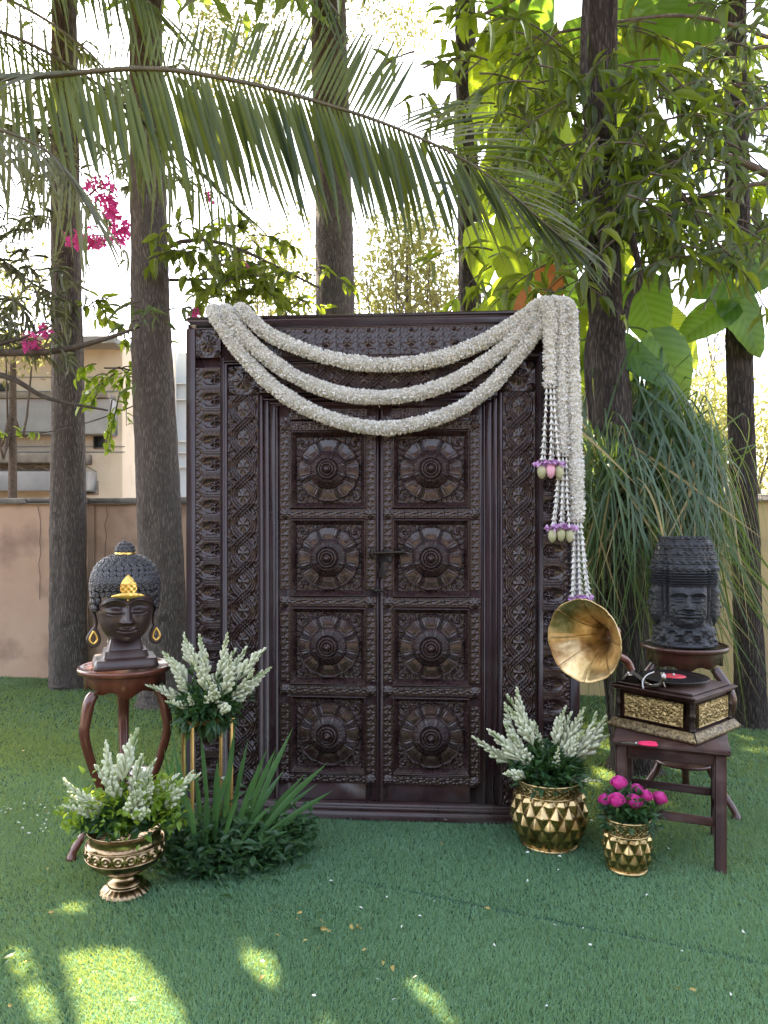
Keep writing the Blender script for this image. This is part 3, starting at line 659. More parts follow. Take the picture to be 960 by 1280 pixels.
# unseen dark house added behind the camera to dim frontal reflections
def reflection_house():
    t = thing('added_dark_house', 'added dark brown house with tall windows, out of view behind the camera, dimming reflections', 'house', (0, -10, 0))
    wm = mat('unseen_dark_wall', (.07, .055, .045), (.12, .095, .08), rough=.9, ns=2.5, bump=.5, bs=20, c3=(.05, .045, .035), c3s=.6)
    link('wall', MB().box((0, -2.5, 2.4), (26, 5, 4.8), .03).mesh('wall', wm), t)
    rf_ = link('roof', MB().box((0, -2.3, 4.93), (27, 6.4, .22), .03).mesh('roof', M['bark']), t)
    for i in range(7):
        x = -10.5+i*3.5; f = link('window', MB().box((x, .02, 1.9), (1.5, .10, 1.9), .01).mesh('window', M['stool']), t)
        link('pane', MB().box((x, .078, 1.9), (1.3, .02, 1.7), .004).mesh('pane', M['glassd']), f)
reflection_house()
# far trees and shrubs
def far_tree(name, label, px0, px1, py0, py1, D, n, lL, m, trunk=True, dens=1, tpx=None):
    mb = MB(); bm = MB(); cx = (px0+px1)/2; b = P(cx, py1, D); b[2] = -.03
    for _ in range(n):
        u, v = rnd.uniform(-1, 1), rnd.uniform(-1, 1)
        if u*u+v*v > 1: continue
        c = P(cx+u*(px1-px0)/2, (py0+py1)/2+v*(py1-py0)/2, D+rnd.uniform(-.8, .8)); k = 60
        p = c+rs.normal(0, .24, (k, 3)); d = rs.normal(0, 1, (k, 3)); scatter_leaves(mb, p-b, d, lL*rs.uniform(.6, 1.2, k), .45, T_small)
        if _ % 3 == 0 and trunk and tpx is None: bm.tube(spline([(0, 0, max(.3, P(0, py1, D)[2]*.8)), ((c-b)*.5+np.array([0, 0, .3])), c-b], 8), np.linspace(.035, .008, 8), 5)
    if trunk: x_ = 0 if tpx is None else P(tpx, 0, D)[0]-b[0]; bm.tube([(x_, 0, 0), (x_+.02, 0, max(.5, P(0, py1, D)[2]))], [.09, .05], 8)
    t = thing(name, label, 'tree' if trunk else 'shrub', b)
    link('foliage', mb.mesh('foliage', m, smooth=False), t, kind='stuff')
    if bm.v: link('branch', bm.mesh('b', M['twig']), t)
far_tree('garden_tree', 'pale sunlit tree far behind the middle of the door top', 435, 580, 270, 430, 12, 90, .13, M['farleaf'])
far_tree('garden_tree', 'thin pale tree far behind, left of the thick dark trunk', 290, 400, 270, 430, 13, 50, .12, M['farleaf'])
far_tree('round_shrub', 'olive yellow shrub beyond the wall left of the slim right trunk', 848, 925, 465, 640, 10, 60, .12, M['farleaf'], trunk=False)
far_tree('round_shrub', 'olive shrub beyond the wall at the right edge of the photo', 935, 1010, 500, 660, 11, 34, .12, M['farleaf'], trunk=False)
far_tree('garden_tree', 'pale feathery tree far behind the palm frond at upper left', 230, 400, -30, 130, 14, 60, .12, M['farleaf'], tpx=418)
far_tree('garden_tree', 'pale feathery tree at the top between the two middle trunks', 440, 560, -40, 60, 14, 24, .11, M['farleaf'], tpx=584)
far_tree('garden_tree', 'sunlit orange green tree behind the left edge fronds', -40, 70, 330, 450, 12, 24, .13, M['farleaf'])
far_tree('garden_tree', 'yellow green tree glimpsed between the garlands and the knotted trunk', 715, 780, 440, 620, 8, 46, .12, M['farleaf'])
def bare(label, px, py0, D, seed, H):
    r = random.Random(seed); b = P(px, py0, D); b[2] = -.03; bm = MB()
    def br(p, d, L, rad, dep):
        e = p+d*L; m_ = (p+e)/2+np.array([r.uniform(-.1, .1) for _ in range(3)])*L; bm.tube(spline([p, m_, e], 5), np.linspace(rad, rad*.6, 5), 5)
        if dep:
            for _ in range(3 if dep > 1 else 4):
                q = d+np.array([r.uniform(-.7, .7), r.uniform(-.4, .4), r.uniform(-.2, .5)]); br(e if r.random() < .6 else m_, q/np.linalg.norm(q), L*r.uniform(.55, .8), rad*.55, dep-1)
    br(np.zeros(3), np.array([0, 0, 1.0]), H, .06, 5)
    t = thing('bare_tree', label, 'tree', b); link('branch', bm.mesh('bare', M['twig']), t)
bare('leafless tree with fine twigs beyond the wall at right', 880, 600, 11, 3, 1.9)
bare('leafless tree beyond the wall at the far right edge', 975, 620, 10, 5, 1.5)
bare('leafless branching tree behind the door between the middle trunks', 540, 600, 10, 9, 2.4)

# ------------------------------------------------------------------ large-leaved climber on the knotted tree
def bigleaf_mesh(name, m, asp=.72, nx=14, ny=8, wav=.02, droop=.35, heart=True, seed=0):
    t = np.linspace(0, 1, nx+1); s = np.linspace(-1, 1, 2*ny+1)
    T, S = np.meshgrid(t, s, indexing='ij')
    if heart: W = asp*.5*np.sqrt(np.clip(np.sin(PI*T**.62), 0, 1))*(1-.25*T**3)
    else: W = asp*.5*np.sin(PI*T**.7)**.7
    X = T-(.16*(S**2)*(1-T)**3 if heart else 0); Y = W*S
    Z = -droop*T**2+.22*np.abs(Y)+wav*np.sin((T*1.1+np.abs(S)*.22)*2*PI*5)*(.3+np.abs(S))*.35-.10*S**2*W*2+.02*np.sin(T*5+seed)*S
    return MB().grid(np.stack([X, Y, Z], -1)).mesh(name, m)
BL = [bigleaf_mesh('bl%d' % i, M[('big', 'big2', 'big', 'big2')[i]], asp=(.78, .7, .62, .8)[i], droop=(.3, .45, .2, .55)[i], seed=i) for i in range(4)]
cl = thing('heart_leaf_climber', 'big bright heart-leaved climber growing up the knotted trunk at right', 'climber', (*G(770, 985)[:2]+np.array([.05, .25]), 0))
cb = np.array(cl.location)
vine = MB()
vine.tube(spline([P(770, 960, 4.35)-cb, P(745, 700, 4.2)-cb, P(742, 560, 4.2)-cb, P(735, 440, 4.15)-cb, P(755, 350, 4.1)-cb, P(745, 240, 4.2)-cb, P(730, 100, 4.25)-cb, P(735, -60, 4.3)-cb], 60), .022, 8)
vine.tube(spline([P(770, 420, 4.15)-cb, P(772, 300, 4.2)-cb, P(768, 150, 4.25)-cb, P(770, -60, 4.3)-cb], 40), .014, 8)
vine.tube(spline([P(768, 480, 4.15)-cb, P(785, 380, 4.1)-cb, P(800, 345, 4.1)-cb, P(778, 250, 4.2)-cb], 24), .018, 8)
link('vine_stem', vine.mesh('vine', M['barkd']), cl)
def bigleaf(px, py, D, ang, L, k, tilt=.5, stem=True):
    """tip direction ang in the picture (degrees, 0 right, -90 down); tilt turns the blade toward the camera"""
    a = R_(ang); d = np.array([math.cos(a), rnd.uniform(-.35, .1), math.sin(a)]); up = np.array([rnd.uniform(-.3, .3), -1, tilt])
    Rm = frames([d], up=up)[0]; p = P(px, py, D)
    Ls = L/F*D*rnd.uniform(.72, .95)
    link('leaf', BL[k], cl, p-Rm[:, 0]*Ls*.5-cb, Rm, Ls)
    if stem:
        q = p-Rm[:, 0]*Ls*.5; e = q-d*Ls*.5+np.array([0, .15, -.1])
        st.tube(spline([q-cb, (q+e)/2+np.array([0, 0, .03])-cb, e-cb], 6), .007, 5)
st = MB()
for (px, py, D, a, L, k) in [(625, 60, 5.6, -120, 130, 1), (660, 20, 5.8, -70, 150, 0), (680, 110, 5.6, -100, 120, 1), (640, 150, 5.4, -140, 110, 3), (700, 160, 5.6, -60, 110, 1), (665, 210, 5.5, -90, 110, 0), (615, 230, 5.5, -110, 80, 1),
     (700, 240, 5.5, -80, 110, 3), (640, 290, 5.4, -100, 90, 1), (690, 310, 5.2, -120, 90, 0), (655, 350, 5.2, -60, 80, 3), (625, 370, 5.0, -150, 70, 1), (710, 345, 5.2, -70, 90, 2), (815, 50, 5.2, -150, 150, 0), (860, 30, 5.6, -30, 160, 0),
     (840, 100, 5.6, -60, 110, 2), (790, 130, 5.6, -100, 100, 1), (800, 220, 5.6, -90, 100, 3), (830, 300, 5.4, -80, 90, 0), (812, 390, 4.7, -75, 110, 0), (805, 450, 4.3, -35, 120, 2), (845, 470, 4.5, -60, 110, 0), (875, 540, 4.5, -10, 95, 2),
     (840, 560, 4.8, -100, 90, 0), (728, 430, 4.6, -80, 80, 1), (722, 480, 4.7, -100, 90, 1), (735, 545, 4.8, -80, 90, 1), (725, 400, 4.8, -110, 70, 0), (745, 590, 4.9, -100, 80, 0), (820, 520, 4.9, -120, 90, 1), (780, 600, 5, -80, 80, 1),
     (690, 60, 5.9, -50, 140, 1), (620, 110, 6, -90, 110, 3), (735, 60, 5.8, -90, 110, 0), (790, 20, 5.9, -120, 120, 0), (655, 400, 5.2, -30, 60, 1), (905, 350, 4.8, -170, 110, 2), (880, 400, 4.9, -150, 100, 2), (935, 400, 4.9, -60, 100, 2), (945, 330, 5.0, -100, 90, 0),
     (605, 320, 5.6, -80, 80, 1), (670, 260, 5.8, -60, 100, 1), (715, 200, 5.9, -110, 110, 1), (770, 340, 5.3, -90, 90, 3), (855, 420, 5.2, -40, 90, 1), (780, 480, 4.9, -60, 90, 1)]:
    bigleaf(px, py, D, a, L, k)
DL = bigleaf_mesh('dry', M['dryl'], asp=.7, droop=.6, wav=.05, seed=9)
BL.append(DL); bigleaf(690, 358, 4.4, -80, 62, 4); bigleaf(652, 372, 4.4, -150, 40, 4)
link('leaf_stalk', st.mesh('stalks', M['stem']), cl, kind='stuff')

# ------------------------------------------------------------------ strap-leaved plant behind the stone head
def strap_curve(h, out, drop, n=12):
    t = np.linspace(0, 1, n)
    x = out*(1-(1-t)**2.2)*.9+out*.1*t; z = h*(1-(1-np.minimum(t/.32, 1))**2)-drop*np.clip((t-.22)/.78, 0, 1)**1.5
    return np.stack([x, x*0, z], 1)
def strap_mesh(c, wd, name, m):
    t = np.linspace(0, 1, len(c)); wv = wd*np.minimum(1, 4*(1-t)+.02)*(.7+.3*np.sin(PI*t))
    sd = np.array([0, 1.0, 0]); V = np.stack([c-sd*wv[:, None]/2, c+np.array([0, 0, -.25])*wv[:, None]*.5, c+sd*wv[:, None]/2], 1)
    return V
sp = thing('strap_leaf_plant', 'fountain of long drooping strap leaves behind the black stone head', 'plant', (*G(835, 925)[:2], 0))
sb = np.array(sp.location)
heads = [(P(758, 610, 4.12), .8), (P(765, 545, 4.75), 1.0), (P(855, 600, 4.75), .8), (P(795, 560, 4.55), 1.0), (P(835, 600, 4.4), .9), (P(770, 600, 4.7), .85), (P(860, 590, 4.7), .8), (P(815, 650, 4.3), .7)]
stm = MB()
for hp, s_ in heads: stm.tube(spline([(rnd.uniform(-.1, .1), rnd.uniform(-.1, .1), 0), (hp-sb)*np.array([.7, .7, .5]), hp-sb], 14), [.045]*14, 8)
link('stem', stm.mesh('stems', M['twig']), sp)
variants = []
for i in range(14):
    c = strap_curve(rnd.uniform(.16, .62), rnd.uniform(.22, .60), rnd.choice((rnd.uniform(.65, 1.3), rnd.uniform(1.2, 1.8))))
    variants.append(MB().grid(strap_mesh(c, rnd.uniform(.012, .022), '', None)).mesh('strap', M['strap']))
vstraw = MB().grid(strap_mesh(strap_curve(.1, .3, 1.2), .018, '', None)).mesh('strap_dry', M['straw'])
for i in range(270):
    hp, s_ = heads[rnd.choice((0, 0, 1, 2, 2, 3, 3, 4, 5, 6))]; a = rnd.uniform(-PI*1.0, PI*.15) if rnd.random() < .75 else rnd.uniform(0, 2*PI)
    s2 = s_*rnd.uniform(.7, 1.05)
    me = vstraw if rnd.random() < .12 else rnd.choice(variants)
    link('strap_leaf', me, sp, hp-sb+np.array([rnd.gauss(0, .03), rnd.gauss(0, .03), rnd.uniform(-.12, .08)]), rotz(a)@rotx(rnd.gauss(0, .32)), s2)
mbs = MB()
for i in range(1250):
    hp, s_ = heads[rnd.choice((0, 0, 1, 2, 2, 3, 3, 4, 5, 6))]; a = rnd.uniform(0, 2*PI); c = strap_curve(rnd.uniform(.10, .62), rnd.uniform(.10, .56), rnd.choice((rnd.uniform(.55, 1.3), rnd.uniform(1.2, 1.85))))
    V = strap_mesh(c, rnd.uniform(.009, .018), '', None)*s_*rnd.uniform(.8, 1.1)
    V = V@(rotz(a)@rotx(rnd.gauss(0, .38))).T+hp-sb+np.array([rnd.gauss(0, .03), rnd.gauss(0, .03), rnd.uniform(-.3, .05)])
    mbs.grid(V, mi=1 if rnd.random() < .2 else 0)
link('inner_straps', mbs.mesh('inner_straps', [M['strap'], M['straw']]), sp, kind='stuff')

# ------------------------------------------------------------------ palm
pb = np.array([-3.1, 3.5, 0.0])
palm = thing('palm_tree', 'feathery palm whose long frond sweeps in from the left above the door', 'palm', pb)
pt, _b = trunk_mesh([pb, pb+np.array([.05, 0, 1.6]), pb+np.array([0.1, 0, 3.1])], [.13, .11, .10], M['bark'], seed=8)
link('trunk', pt, palm)
def leaflet(L=1, wd=.05, droop=.25, n=7, name='lf', m=None):
    t = np.linspace(0, 1, n+1); wv = wd*np.clip(np.sin(PI*np.clip(t*.86+.12, 0, 1)), 0, 1)*(1-.55*t**3)*np.where(t > .97, .05, 1); z = -droop*t**2.0; x = t*(1-.15*droop)
    V = np.stack([np.stack([x, -wv/2, z+wv*.22], 1), np.stack([x, 0*x, z], 1), np.stack([x, wv/2, z+wv*.22], 1)], 1)
    return MB().grid(V).mesh(name, m)
LF = [leaflet(1, .036, d, m=M['palm']) for d in (.05, .18, .32)]; LM = [leaflet(1, .056, d, m=M['palm']) for d in (.04, .16, .26)]; LG = [leaflet(1, .042, d, m=M['palmg']) for d in (.25, .5, .8)]
def frond(pts, n, sides, rad=.016):
    """pts: world points of the midrib; sides: functions t -> list of (direction, length, mesh, prob)"""
    path = spline([np.array(p)-pb for p in pts], 60); tl = np.gradient(path, axis=0)
    fr = link('frond', MB().tube(path, np.linspace(rad, .003, 60), 7).mesh('rachis', M['rachis']), palm)
    for i in range(n):
        t = (i+.5)/n
        for fn in sides:
            r = fn(t)
            if r is None: continue
            d, L, me = r; k = t*59; i0 = int(k); f = k-i0; p = path[i0]*(1-f)+path[min(i0+1, 59)]*f
            tg = tl[i0]/np.linalg.norm(tl[i0]); dd = np.array(d, float)+np.array([rnd.gauss(0, .03), rnd.gauss(0, .06), rnd.gauss(0, .03)])
            q = np.array(p+pb+dd/np.linalg.norm(dd)*L*.5)
            if not keep([q])[0]: continue
            up = np.array([rnd.gauss(.3, .3), -.8, .5]); Rm = frames([dd], up=up)[0]
            link('leaflet', me, fr, p, Rm, (L*rnd.uniform(.92, 1.06), L*rnd.uniform(.9, 1.2)*.9, L))
S_ = F/3.2
def main_down(t):
    if t < .22: return ((.25-t*.5, -.15, -1), rnd.uniform(.45, .62), rnd.choice(LG[:2]+LF[1:2]))
    L = np.interp(t, [.22, .4, .6, .8, 1], [.5, .66, .62, .50, .3]); dx = np.interp(t, [.22, .5, .75, 1], [.22, .34, .30, .95]); return ((dx, -.05, -1), L*rnd.uniform(.93, 1.05), LM[0] if rnd.random() < .7 else LM[1])
def main_up(t):
    if t < .28: return ((-.75+t, -.5, -.12), rnd.uniform(.3, .5), LG[rnd.choice((1, 2))])
    if t < .73:
        L = np.interp(t, [.28, .36, .5, .65, .73], [.10, .22, .34, .38, .34]); return ((np.interp(t, [.28, .73], [.10, .62]), -.05, 1), L*rnd.uniform(.85, 1.08), LM[0])
    return ((1, -.3, np.interp(t, [.73, .82, 1], [.45, .1, -.7])), np.interp(t, [.73, 1], [.42, .3]), rnd.choice((LG[0], LG[0], LM[1])))
frond([pb+np.array([.1, 0, 3.1]), P(-60, 112, 3.35), P(70, 94, 3.25), P(190, 86, 3.2), P(300, 102, 3.15), P(400, 128, 3.1), P(500, 162, 3.05), P(600, 212, 2.98), P(708, 302, 2.9)], 128, [main_down, main_up])
def up_down(t):
    if t < .2: return None
    return ((.25, -.1, -1), rnd.uniform(.4, .58), LF[rnd.choice((0, 1))])
def up_side(t):
    if t < .2: return None
    return ((.9, .2, -.75), rnd.uniform(.4, .55), LF[1])
frond([pb+np.array([.1, 0, 3.1]), P(-150, -60, 3.9), P(-60, -95, 3.9), P(40, -85, 3.8), P(120, -50, 3.8), P(190, 5, 3.7)], 64, [up_down, up_side])
frond([pb+np.array([.1, .1, 3.1]), P(-100, 30, 4.0), P(0, 40, 4.2), P(100, 90, 4.3), P(190, 160, 4.4), P(290, 255, 4.5)], 64, [lambda t: None if t < .25 else ((.1, .1, -1), rnd.uniform(.4, .6), LF[1]), lambda t: None if t < .25 else ((.8, .2, -.6), rnd.uniform(.3, .5), LF[1])])
frond([pb+np.array([.1, .2, 3.1]), P(-120, 0, 4.4), P(-20, -10, 4.4), P(80, 40, 4.4), P(150, 110, 4.4), P(215, 220, 4.4)], 34, [lambda t: None if t < .2 else ((.0, .1, -1), rnd.uniform(.35, .6), LG[rnd.choice((0, 1))]), lambda t: None if t < .2 else ((.7, .2, -.7), rnd.uniform(.3, .5), LF[1])])
frond([pb+np.array([.1, -.1, 3.1]), P(-150, 130, 3.2), P(-40, 150, 3.1), P(60, 190, 3.1), P(110, 260, 3.1)], 44, [lambda t: None if t < .3 else ((-.1, .1, -1), rnd.uniform(.3, .45), LG[rnd.choice((0, 1))]), lambda t: None if t < .3 else ((.7, -.2, -.8), rnd.uniform(.25, .4), LG[1])])
frond([pb+np.array([.1, 0, 3.1]), P(0, -260, 3.3), P(200, -220, 3.1), P(340, -90, 3.0), P(425, 20, 2.95)], 50, [lambda t: None if t < .5 else ((.35, -.1, -1), rnd.uniform(.25, .38), LF[0]), lambda t: None if t < .5 else ((-.5, .1, -1), rnd.uniform(.2, .3), LF[1])])
# extra roots / stump
# ------------------------------------------------------------------ carved door
DYAW = R_(4.3)
DO = np.array([(474-480)/F*3.49, 3.49, 0.0])
# turning so that the right side comes nearer
door = thing('carved_door', 'large free-standing double door of dark carved wood with eight round rosettes', 'door', DO, -DYAW)
DR = rotz(-DYAW)
def dw(u, w_, out=0.0):
    """door coordinates (right, up, towards the camera) to world"""
    return DO+DR@np.array([u, -out, w_])
def hf(name, W, H, nx, nz, fn, m=None, skirt=.012):
    u = np.linspace(-1, 1, nx); v = np.linspace(-1, 1, nz); U, V = np.meshgrid(u, v, indexing='ij')
    h = fn(U, V)
    mb = MB(); Pn = np.stack([U*W/2, -h, V*H/2], -1)
    # skirt ring
    b = Pn.copy(); mb.grid(Pn[:, ::1])
    for e in (Pn[0], Pn[-1][::-1], Pn[::-1, 0], Pn[:, -1]):
        q = e.copy(); q[:, 1] = skirt; mb.grid(np.stack([e, q], 0))
    return mb.mesh(name, m or M['door2'])
def ridge(d, w_): return np.clip(1-np.abs(d)/w_, 0, 1)**.6
def f_cart(U, V):
    av = 1-np.abs(V); c = .50*sstep(-.30, -.85, U)
    h = .010*(1-.35*U**2)*np.ones_like(U)
    h += .005*ridge(av-c-.05, .08)+.005*ridge(av-c-.22, .07)+.0035*ridge(av-c*.6-.36, .05)*(U > -.6)
    r = np.hypot((U+.86)*1.0, V/.95); h += .006*ridge(r-.17, .10)+.006*ridge(np.hypot(U+.93, np.abs(V)-.98)-.12, .1)
    oval = np.clip(1-((U-.25)/.75)**2-(V/.66)**2, 0, 1); h -= .014*oval**.5
    r = np.hypot((U-.48)*1.0, V*.85); th = np.arctan2(V, U-.48)
    pet = np.clip(1-(r/(.30+.11*np.cos(5*th)))**4, 0, 1); h += .022*pet*(.75+.25*np.cos(5*th))+.007*gs(r, 0, .09)
    return h
def f_knot(U, V):
    h = .004*np.ones_like(U)+.004*(vn(U*9+20, V*9+20, 4)-.5)
    for i, c in enumerate((.66*np.sin(PI*V), -.66*np.sin(PI*V))):
        dx = .66*PI*np.cos(PI*V)*(1, -1)[i]
        d = np.abs(U-c)/np.sqrt(1+(dx*.9)**2); prof = (d < .20)*(.012+.0045*np.cos(d*2*PI/.135))
        over = (np.abs(np.abs(V)-.0) < .25) if i == 0 else (np.abs(np.abs(V)-1) < .25)
        h = np.where(prof > 0, np.maximum(h, prof*(1.0+.3*over)), h)
    for vc in (-.5, .5):
        for sx in (0,):
            r = np.hypot(U*1.0, (V-vc)*.95); th = np.arctan2(V-vc, U)
            h = np.where(r < .40, np.maximum(h, .006+.012*(1-(r/.42)**2)*(.7+.3*np.cos(8*th))), h); h += .006*gs(r, 0, .07)
    for vc in (-1, 0, 1):
        for sx in (-1, 1):
            r = np.hypot(U-sx*.86, (V-vc)*.95); th = np.arctan2(V-vc, (U-sx*.86)); h += .011*np.clip(1-r/.42, 0, 1)**.7*(.55+.45*np.cos(6*th+r*14))
    for sx in (-1, 1): h += .004*ridge(np.abs(U)-.97, .04)
    return h
def f_scroll(U, V):
    h = .002*np.ones_like(U)
    for (a, b, s_, q) in ((.28, .5, .42, 1), (-.28, -.5, .42, -1)):
        r = np.hypot(U-a, (V-b)*1.15)/s_; th = np.arctan2(V-b, (U-a)*q); h += .0085*np.clip(1-r, 0, 1)**.35*(.35+.65*np.clip(np.cos(r*9-th), 0, 1))
    for (a, b, s_) in ((-.45, .45, .24), (.45, -.45, .24), (-.5, .95, .2), (.5, -.95, .2), (0, 0, .16)): h += .006*np.clip(1-(np.hypot(U-a, V-b)/s_)**2, 0, 1)
    h += .0025*ridge(np.abs(U)-.93, .07)+.002*(vn(U*7+9, V*7+9, 6)-.5); return h
def f_boss(U, V):
    r = np.hypot(U, V); th = np.arctan2(V, U); return .003+.013*np.clip(1-(r/.98)**3, 0, 1)*(.72+.28*np.cos(8*th)*(r > .3))+.006*gs(r, 0, .2)
def f_flower(U, V):
    h = .006+.003*(vn(U*7+3, V*7+3, 9)-.5)
    for (a, b, s, k) in ((0, 0, .62, 8), (-.75, -.75, .3, 5), (.75, .75, .3, 5), (.75, -.75, .3, 5), (-.75, .75, .3, 5)):
        r = np.hypot(U-a, V-b)/s; th = np.arctan2(V-b, U-a); h += .014*np.clip(1-r**3, 0, 1)*(.65+.35*np.cos(k*th))+.006*gs(r, 0, .2)
    return h
def f_panel(U, V):
    """sunk square: mitred moulding round a field with the lotus rosette"""
    e = 1-np.maximum(np.abs(U), np.abs(V))           # 0 at the rim, 1 in the middle
    h = np.interp(e, [0, .012, .028, .033, .045, .135, .14, .15, 1], [.003, .008, .008, .001, -.001, -.023, -.029, -.031, -.031])
    r = np.hypot(U, V); th = np.arctan2(V, U); fld = e > .15
    q = np.arctan2(np.abs(V), np.abs(U)); cx, cy = np.abs(U)-.70, np.abs(V)-.70; rc = np.hypot(cx, cy); tc = np.arctan2(cy, cx)
    h += fld*(r > .80)*(.0065*np.clip(np.cos(rc*46+tc*2.0), 0, 1)+.006*gs(rc, 0, .05)+.004*vn(U*30+40, V*30+40, 3))
    pt = np.abs(((th/(PI/4)+.5) % 1)-.5)*2            # 0 on a petal's axis, 1 between petals
    R0 = .845-.045*pt**4-.022*gs(pt, 0, .16)              # outline of eight notched petals
    ins = np.clip((R0-r)/.02, 0, 1)*fld
    cup = .026-.012*np.clip((r-.46)/.38, 0, 1)**1.3+.0016*np.cos(th*64)*sstep(.80, .70, r)*sstep(.3, .6, pt)        # petals turn up toward the rim
    h += ins*(cup+.004*np.cos(pt*PI/2)*sstep(.5, .62, r))+.006*gs(r, R0-.022, .014)*fld
    dd = (1-pt)*r*PI/8                               # distance from the line between petals
    m1 = (r > .47)*(r < R0-.012)
    h += m1*(-.006*np.exp(-(dd/.005)**2)+.0065*np.exp(-((dd-.020)/.007)**2)*(r < .80)-.004*np.exp(-((dd-.034)/.006)**2)*(r < .78)+.0045*np.exp(-((dd-.048)/.007)**2)*(r < .74))
    fl = (.5+.5*np.cos(th*44))
    dome = .046*np.clip(1-(r/.50)**2.4, 0, 1)**.75*(1-.22*fl*sstep(.27, .34, r)*sstep(.54, .46, r))
    h += np.where(r < .50, dome, 0)-.010*gs(r, .275, .022)
    h += np.where(r < .27, -.006, 0)+.010*np.clip(1-((r-.225)/.030)**2, 0, 1)**.5+.011*np.clip(1-((r-.150)/.026)**2, 0, 1)**.5+.030*np.clip(1-r/.115, 0, 1)**.75+.004*ridge(r-.045, .012)
    return h
m_cart = hf('carved_block', .121, .1025, 44, 36, f_cart)
m_cartr = hf('carved_block_right', .121, .1025, 44, 36, lambda U, V: f_cart(-U, V))
def f_ctop(U, V):
    h = .007*np.ones_like(U)+.0035*ridge(1-np.abs(U)-.06, .06)+.0035*ridge(1-np.abs(U)-.20, .05)+.0025*ridge(1-np.abs(V)-.05, .05)
    for vc, s_ in ((-.08, .44), (.72, .18), (-.80, .16)):
        r = np.hypot(U, (V-vc)*1.31)/s_; th = np.arctan2(V-vc, U); h += .013*np.clip(1-r**3, 0, 1)*(.7+.3*np.cos(6*th))+.005*gs(r, 0, .22)
    return h+.002*(vn(U*8+3, V*8+3, 5)-.5)
m_cartt = hf('carved_block_top', .1045, .137, 34, 44, f_ctop)
m_knot = hf('knot_carving', .148, .145*2, 56, 96, f_knot)
m_knott = hf('knot_carving_top', .29, .135, 96, 56, lambda U, V: f_knot(V, U))
m_scr = hf('scroll_carving', .046, .0545, 18, 22, f_scroll); m_scrh = hf('scroll_carving_flat', .0545, .040, 22, 18, lambda U, V: f_scroll(V, U))
m_boss = hf('flower_boss', .05, .05, 24, 24, f_boss)
m_corner = hf('corner_flower', .121, .137, 44, 46, f_flower); m_corner2 = hf('corner_flower_small', .148, .135, 44, 44, f_flower)
m_panel = hf('rosette_panel', .362, .366, 260, 260, f_panel, skirt=.035)
def part(name, boxes, m=M['door'], parent=door, b=.004):
    mb = MB()
    for (u0, u1, w0, w1, o0, o1) in boxes: mb.box(((u0+u1)/2, -(o0+o1)/2, (w0+w1)/2), (u1-u0, o1-o0, w1-w0), b)
    return link(name, mb.mesh(name, m), parent)
WT = 2.372
# big boards of the frame
for s in (-1, 1):
    def X(a, b): return (s*b, s*a) if s < 0 else (a, b)
    def bx(a, b, w0, w1, o0, o1):
        p, q = sorted((s*a, s*b)); return (p, q, w0, w1, o0, o1)
    po = part('frame_post', [bx(.486, .934, .083, WT-.002, -.10, -.012), bx(.888, .934, .0, WT-.03, -.0119, .012), bx(.731, .766, .0831, 2.20, -.0119, .016), bx(.743, .754, .0832, 2.199, .0159, .024)])
    part('door_jamb', [bx(.558, .580, .0833, 2.02, -.0118, .012), bx(.530, .5575, .0834, 1.993, -.0117, .004), bx(.500, .5297, .0835, 1.975, -.0116, -.004), bx(.486, .4998, .0836, 1.966, -.0115, .006)], b=.006)
    for k in range(20):
        z = .083+.052+k*.1035
        if z > 2.16: break
        link('carved_block', m_cart if s < 0 else m_cartr, po, (s*.8265, .004, z), scale=(1, 1, 1))
    k = 0; z = .083+.145+.002
    while z+.145 < 2.05:
        link('knot_carving', m_knot, po, (s*.6555, .006, z-.145+.138), scale=(1, 1, .951)); z += .2765; k += 1
    part('filler_board', [bx(.582, .729, 2.012, 2.022, -.0113, .0)], parent=door)
    link('corner_flower', m_corner, po, (s*.8265, .002, 2.27)); link('corner_flower', m_corner2, po, (s*.6555, .004, 2.09))
lt = part('lintel', [(-.485, .485, 1.967, WT-.001, -.099, -.0125), (-.886, .886, 2.338, WT, -.0121, .014), (-.7655, .7655, 2.166, 2.199, -.0122, .018), (-.755, .755, 2.177, 2.189, .0179, .026)], b=.005)
part('cornice', [(-.937, .937, WT+.001, WT+.026, -.11, .018)], b=.010)
part('door_head', [(-.5575, .5575, 1.994, 2.02, -.0119, .0115), (-.5295, .5295, 1.976, 1.9935, -.0118, .0035), (-.4995, .4995, 1.967, 1.9755, -.0117, .0055)], b=.005)
for k in range(14): link('carved_block', m_cartt, lt, (-.7075+(k+.5)*.1011, .004, 2.27), scale=(.962, 1, 1))
for k in range(4): link('knot_carving', m_knott, lt, (-.435+k*.29, .006, 2.095))
part('backing_board', [(-.05, .05, .09, 1.965, -.098, -.0705)])
part('threshold', [(-.93, .93, .0, .050, -.11, .035), (-.885, .885, .0505, .0825, -.10, .018), (-.80, .80, .0506, .070, .0181, .028)], b=.008)
